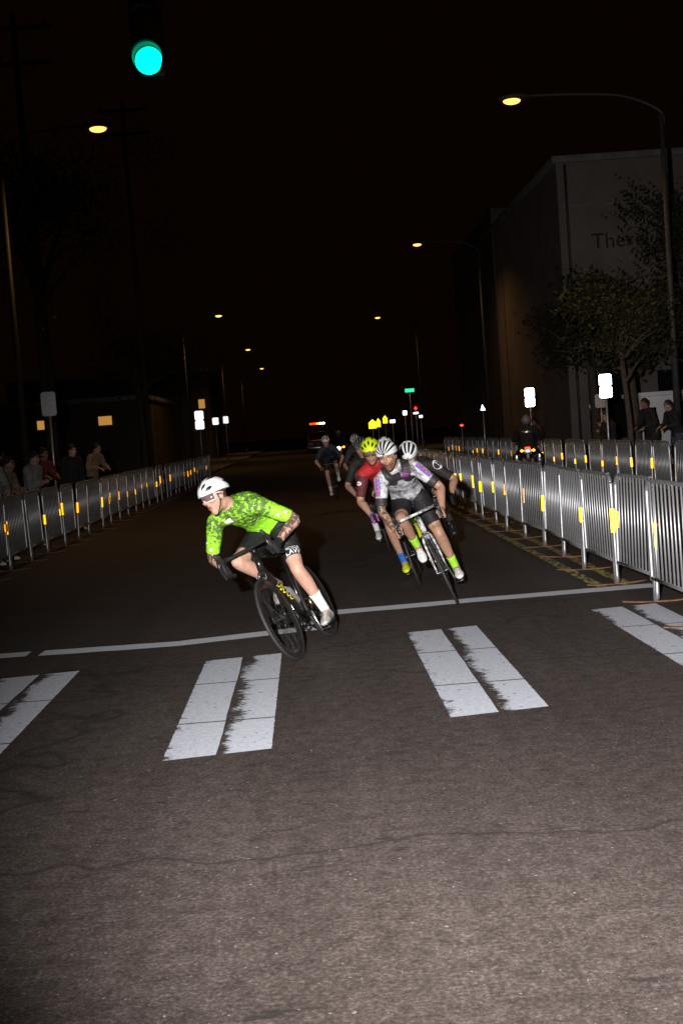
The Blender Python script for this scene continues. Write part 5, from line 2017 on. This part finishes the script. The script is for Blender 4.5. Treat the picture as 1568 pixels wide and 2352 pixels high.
sg(5.78, 45, 'small red sign low behind the centre barriers', [(0.16, 1.60, 0.10, RETRO_RED, 'diamond')], ground=0.0)
sg(6.02, 41, 'small white triangular plate left of the police motorcycle', [(0.16, 2.16, 0.20, RETRO_WHITE, 'tri')], ground=0.0)
sg(4.75, 66, 'small bluish white plate beside the yellow crossing signs', [(0.30, 2.05, 0.18, RETRO_WHITE, 'rect')], ground=0.0)
sg(6.30, 66, 'tiny white plate far right of the red sign', [(0.20, 2.20, 0.14, RETRO_WHITE, 'rect')], ground=0.0)
# placard and number plates seen beyond the far barriers
sg(7.40, 30.3, 'grey paper placard held on a stick above the dark spectator', [(0.28, 1.98, 0.34, plain('paper_placard', (0.35, 0.33, 0.32), 0.8), 'rect')], top=1.9, ground=0.13)


# ------------------------------------------------------------------ kiosk behind the far barriers
root = empty('kiosk', loc=(9.75, 33.2, 0.13), rz=R(12))
tag(root, 'small white kiosk with a sloping awning behind the spectators', 'kiosk')
bm = bmesh.new()
box(bm, (0, 0.45, 0.95), (1.15, 0.9, 1.9), bev=0.02)
obj('cabin', bm, WHITEPAINT, root, smooth='auto')
bm = bmesh.new()
box(bm, (0, 0.40, 1.96), (1.35, 1.15, 0.12), bev=0.02)
obj('roof', bm, WHITEPAINT, root, smooth='auto')
bm = bmesh.new()
box(bm, (-0.35, -0.012, 1.15), (0.40, 0.03, 0.9), bev=0.005)
obj('window', bm, DARKGLASS, root, smooth='auto')
bm = bmesh.new()
Chain([(0.62, -0.02, 1.85), (1.05, -0.25, 1.62)], [(0.45, 0.012), (0.45, 0.012)], side=V((0, 1, 0))).loft(bm, n=4, steps=1, round_ends=False)
obj('awning', bm, WHITEPAINT, root, smooth=False)


# ------------------------------------------------------------------ buildings
root = empty('painted_building', loc=(0, 45, 0))
tag(root, 'tall pale building with painted lettering on its wall at the right', 'building')
bm = bmesh.new()
box(bm, (20.0, 10, 5.45), (20.3, 20, 10.9))
obj('wall', bm, PLASTER, root, smooth=False)
bm = bmesh.new()
box(bm, (20.0, 10, 11.0), (20.6, 20.3, 0.25), bev=0.02)
obj('parapet', bm, CONC, root, smooth='auto')
DARK_LETTER = plain('dark_wall_lettering', (0.03, 0.025, 0.022), 0.8)
me = text_mesh("There'", 0.80, 0.01)
t = obj('wall_lettering', me, DARK_LETTER, root, smooth=False)
t.rotation_euler = (R(90), R(-0.6), 0)
t.location = (12.05, -0.02, 7.95)
for zz in (3.55, 6.4, 9.3):
    bm = bmesh.new()
    box(bm, (20.0, -0.015, zz), (20.25, 0.05, 0.07), bev=0.01)
    obj('string_course', bm, CONC, root, smooth='auto')
bm = bmesh.new()
pipe(bm, [(10.15, -0.09, 10.8), (10.15, -0.09, 6.0), (10.15, -0.09, 0.2)], 0.05, 8, 4)
obj('downpipe', bm, GREYPAINT, root)
for k, zz in enumerate((3.4,)):
    for q in range(4):
        bm = bmesh.new()
        box(bm, (11.4 + q * 2.6, -0.02, 1.9), (1.7, 0.08, 2.4), bev=0.01)
        w = obj('window', bm, DARKGLASS, root, smooth='auto')
        bm = bmesh.new()
        box(bm, (11.4 + q * 2.6, -0.08, 0.65), (1.9, 0.16, 0.08), bev=0.01)
        obj('sill', bm, CONC, w, smooth='auto')
root = empty('office_building', loc=(0, 60, 0))
tag(root, 'dark office block with pale vertical fins left of the painted wall', 'building')
bm = bmesh.new()
box(bm, (13.0, 8, 6.0), (6.4, 16, 12.0))
obj('wall', bm, plain('dark_facade', (0.05, 0.045, 0.042), 0.6), root, smooth=False)
for q in range(8):
    bm = bmesh.new()
    box(bm, (10.1 + q * 0.82, -0.08, 7.0), (0.22, 0.16, 9.0), bev=0.01)
    obj('fin', bm, plain('grey_fin', (0.16, 0.155, 0.15), 0.6), root, smooth='auto')
for q in range(7):
    for r_ in range(4):
        bm = bmesh.new()
        box(bm, (10.51 + q * 0.82, -0.02, 4.0 + r_ * 2.3), (0.56, 0.05, 1.6))
        obj('window', bm, DARKGLASS, root, smooth=False)
root = empty('shop_building', loc=(0, 70, 0))
tag(root, 'low dark shop with two warm lit windows behind the left lamp posts', 'building')
bm = bmesh.new()
box(bm, (-17.5, 8, 2.2), (17, 16, 4.4))
obj('wall', bm, plain('dark_brick_wall', (0.07, 0.045, 0.035), 0.8), root, smooth=False)
bm = bmesh.new()
box(bm, (-17.5, 7.95, 4.5), (17.4, 16.4, 0.25), bev=0.02)
obj('roof', bm, CONC, root, smooth='auto')
for x, wd in ((-11.3, 0.75), (-14.6, 1.1)):
    bm = bmesh.new()
    box(bm, (x, -0.02, 3.3), (wd, 0.06, 0.5), bev=0.01)
    w = obj('window', bm, WARM_WINDOW, root, smooth='auto')
    bm = bmesh.new()
    box(bm, (x, -0.05, 3.0), (wd + 0.2, 0.14, 0.06), bev=0.01)
    obj('sill', bm, CONC, w, smooth='auto')

root = empty('corner_building', loc=(0, 110, 0))
tag(root, 'distant dark corner building with a lit amber window and white wall lamps', 'building')
bm = bmesh.new()
box(bm, (-17.3, 8, 4.0), (18, 16, 8.0))
obj('wall', bm, plain('dark_render_wall', (0.06, 0.05, 0.045), 0.8), root, smooth=False)
bm = bmesh.new()
box(bm, (-17.3, 7.95, 8.1), (18.4, 16.4, 0.3), bev=0.02)
obj('roof', bm, CONC, root, smooth='auto')
bm = bmesh.new()
box(bm, (-9.05, -0.03, 5.1), (0.55, 0.08, 0.8), bev=0.01)
obj('window', bm, WARM_WINDOW, root, smooth='auto')
for x in (-12.3, -13.2):
    bm = bmesh.new()
    box(bm, (x, -0.06, 5.35), (0.16, 0.14, 0.12), bev=0.02)
    w = obj('wall_lamp', bm, BLACK_METAL, root, smooth='auto')
    bm = bmesh.new()
    ell(bm, (x, -0.14, 5.2), (V((1, 0, 0)), V((0, 1, 0)), V((0, 0, 1))), (0.11, 0.09, 0.11), 2)
    obj('lamp_glass', bm, plain_white_lamp, w)


# ------------------------------------------------------------------ trees
def tree(x, y, h, r, label, seed, leaves=4200, trunk_r=0.16, squash=0.85, leaf=0.17):
    rd = random.Random(seed)
    root = empty('street_tree', loc=(x, y, 0.1))
    tag(root, label, 'tree', 'street trees')
    bm = bmesh.new()
    ch = h - r * squash * 1.5
    Chain([(0, 0, 0), (0.03, 0.02, ch * 0.4), (-0.06, 0.05, ch), (0.05, 0, h - r * 0.6)], [trunk_r * 1.3, trunk_r, trunk_r * 0.8, trunk_r * 0.25]).loft(bm, n=12, steps=12, round_ends=False)
    tips = []
    for k in range(9):
        a = rd.uniform(0, 2 * math.pi)
        z0 = ch * rd.uniform(0.75, 1.15)
        e = V((math.cos(a) * r * rd.uniform(0.45, 0.85), math.sin(a) * r * rd.uniform(0.45, 0.85), h - r * squash + rd.uniform(-0.6, 0.55) * r))
        mid = V((e.x * 0.4, e.y * 0.4, (z0 + e.z) * 0.5))
        Chain([(0, 0, z0), mid, e], [trunk_r * 0.5, trunk_r * 0.32, trunk_r * 0.1]).loft(bm, n=7, steps=8, round_ends=False)
        tips.append(e)
    obj('trunk', bm, BARK, root)
    cl = tips + [V((rd.gauss(0, 0.45) * r, rd.gauss(0, 0.45) * r, h - r * squash + rd.gauss(0, 0.40) * r * squash)) for _ in range(22)]
    vs, fs = [], []
    for k in range(leaves):
        c = rd.choice(cl)
        p = c + V((rd.gauss(0, 1), rd.gauss(0, 1), rd.gauss(0, 0.8))) * r * 0.17
        u = V((rd.uniform(-1, 1), rd.uniform(-1, 1), rd.uniform(-1, 1))).normalized()
        w = u.orthogonal().normalized()
        s = leaf * rd.uniform(0.6, 1.2)
        b = len(vs)
        nrm = u.cross(w)
        vs += [p - u * s * 0.5, p + w * s * 0.26 + nrm * s * 0.06, p + u * s * 0.5, p - w * s * 0.26 + nrm * s * 0.06]
        fs.append((b, b + 1, b + 2, b + 3))
    me = bpy.data.meshes.new('crown')
    me.from_pydata([tuple(v) for v in vs], [], fs)
    obj('crown', me, LEAF, root, smooth=False)
    return root


tree(8.25, 30.6, 5.5, 1.5, 'dark street tree in front of the painted wall, trunk behind the far barriers', 1, 5200)
tree(11.5, 32.5, 7.8, 2.2, 'tall dark street tree at the right edge of frame', 2, 5200)
tree(6.95, 26.1, 4.0, 1.0, 'small street tree whose leaves cover the bright white plates', 3, 1800, 0.06, 0.7, 0.11)
tree(9.8, 41.0, 6.2, 1.9, 'dark street tree behind the police motorcycle', 4, 3000)
tree(-8.6, 42, 12.8, 3.3, 'tall dim tree high at the left behind the street lamp', 5, 5200, 0.22)
tree(-10.5, 33, 8.6, 2.6, 'dim tree behind the left spectators', 6, 3600)
tree(-8.2, 62, 9.0, 2.8, 'dim distant tree below the second left lamp', 7, 3000)
tree(-3.9 - 5, 88, 9.5, 3.0, 'farthest dim tree at the left end of the road', 8, 2600)


# ------------------------------------------------------------------ bits of leaf and grit on the road
rd = random.Random(11)
vs, fs = [], []
for k in range(260):
    y = 3.4 + 12 * rd.random() ** 1.4
    x = rd.uniform(-0.35, 0.33) * y * 1.1 + 0.2
    s_ = rd.uniform(0.003, 0.008) * (1.6 if rd.random() < 0.08 else 1.0)
    a = rd.uniform(0, 6.28)
    b = len(vs)
    hgt = s_ * rd.uniform(0.15, 0.45)
    for q in range(4):
        vs.append((x + s_ * math.cos(a + q * 1.57) * rd.uniform(0.7, 1.2), y + s_ * 0.8 * math.sin(a + q * 1.57), 0.001))
    vs.append((x, y, 0.001 + hgt))
    fs += [(b, b + 1, b + 4), (b + 1, b + 2, b + 4), (b + 2, b + 3, b + 4), (b + 3, b, b + 4)]
me = bpy.data.meshes.new('grit')
me.from_pydata(vs, [], fs)
tag(obj('grit', me, plain('road_grit', (0.12, 0.10, 0.088), 0.8, 0, 0.8, 2), smooth=False), 'loose grit and leaf bits scattered on the road', kind='stuff')
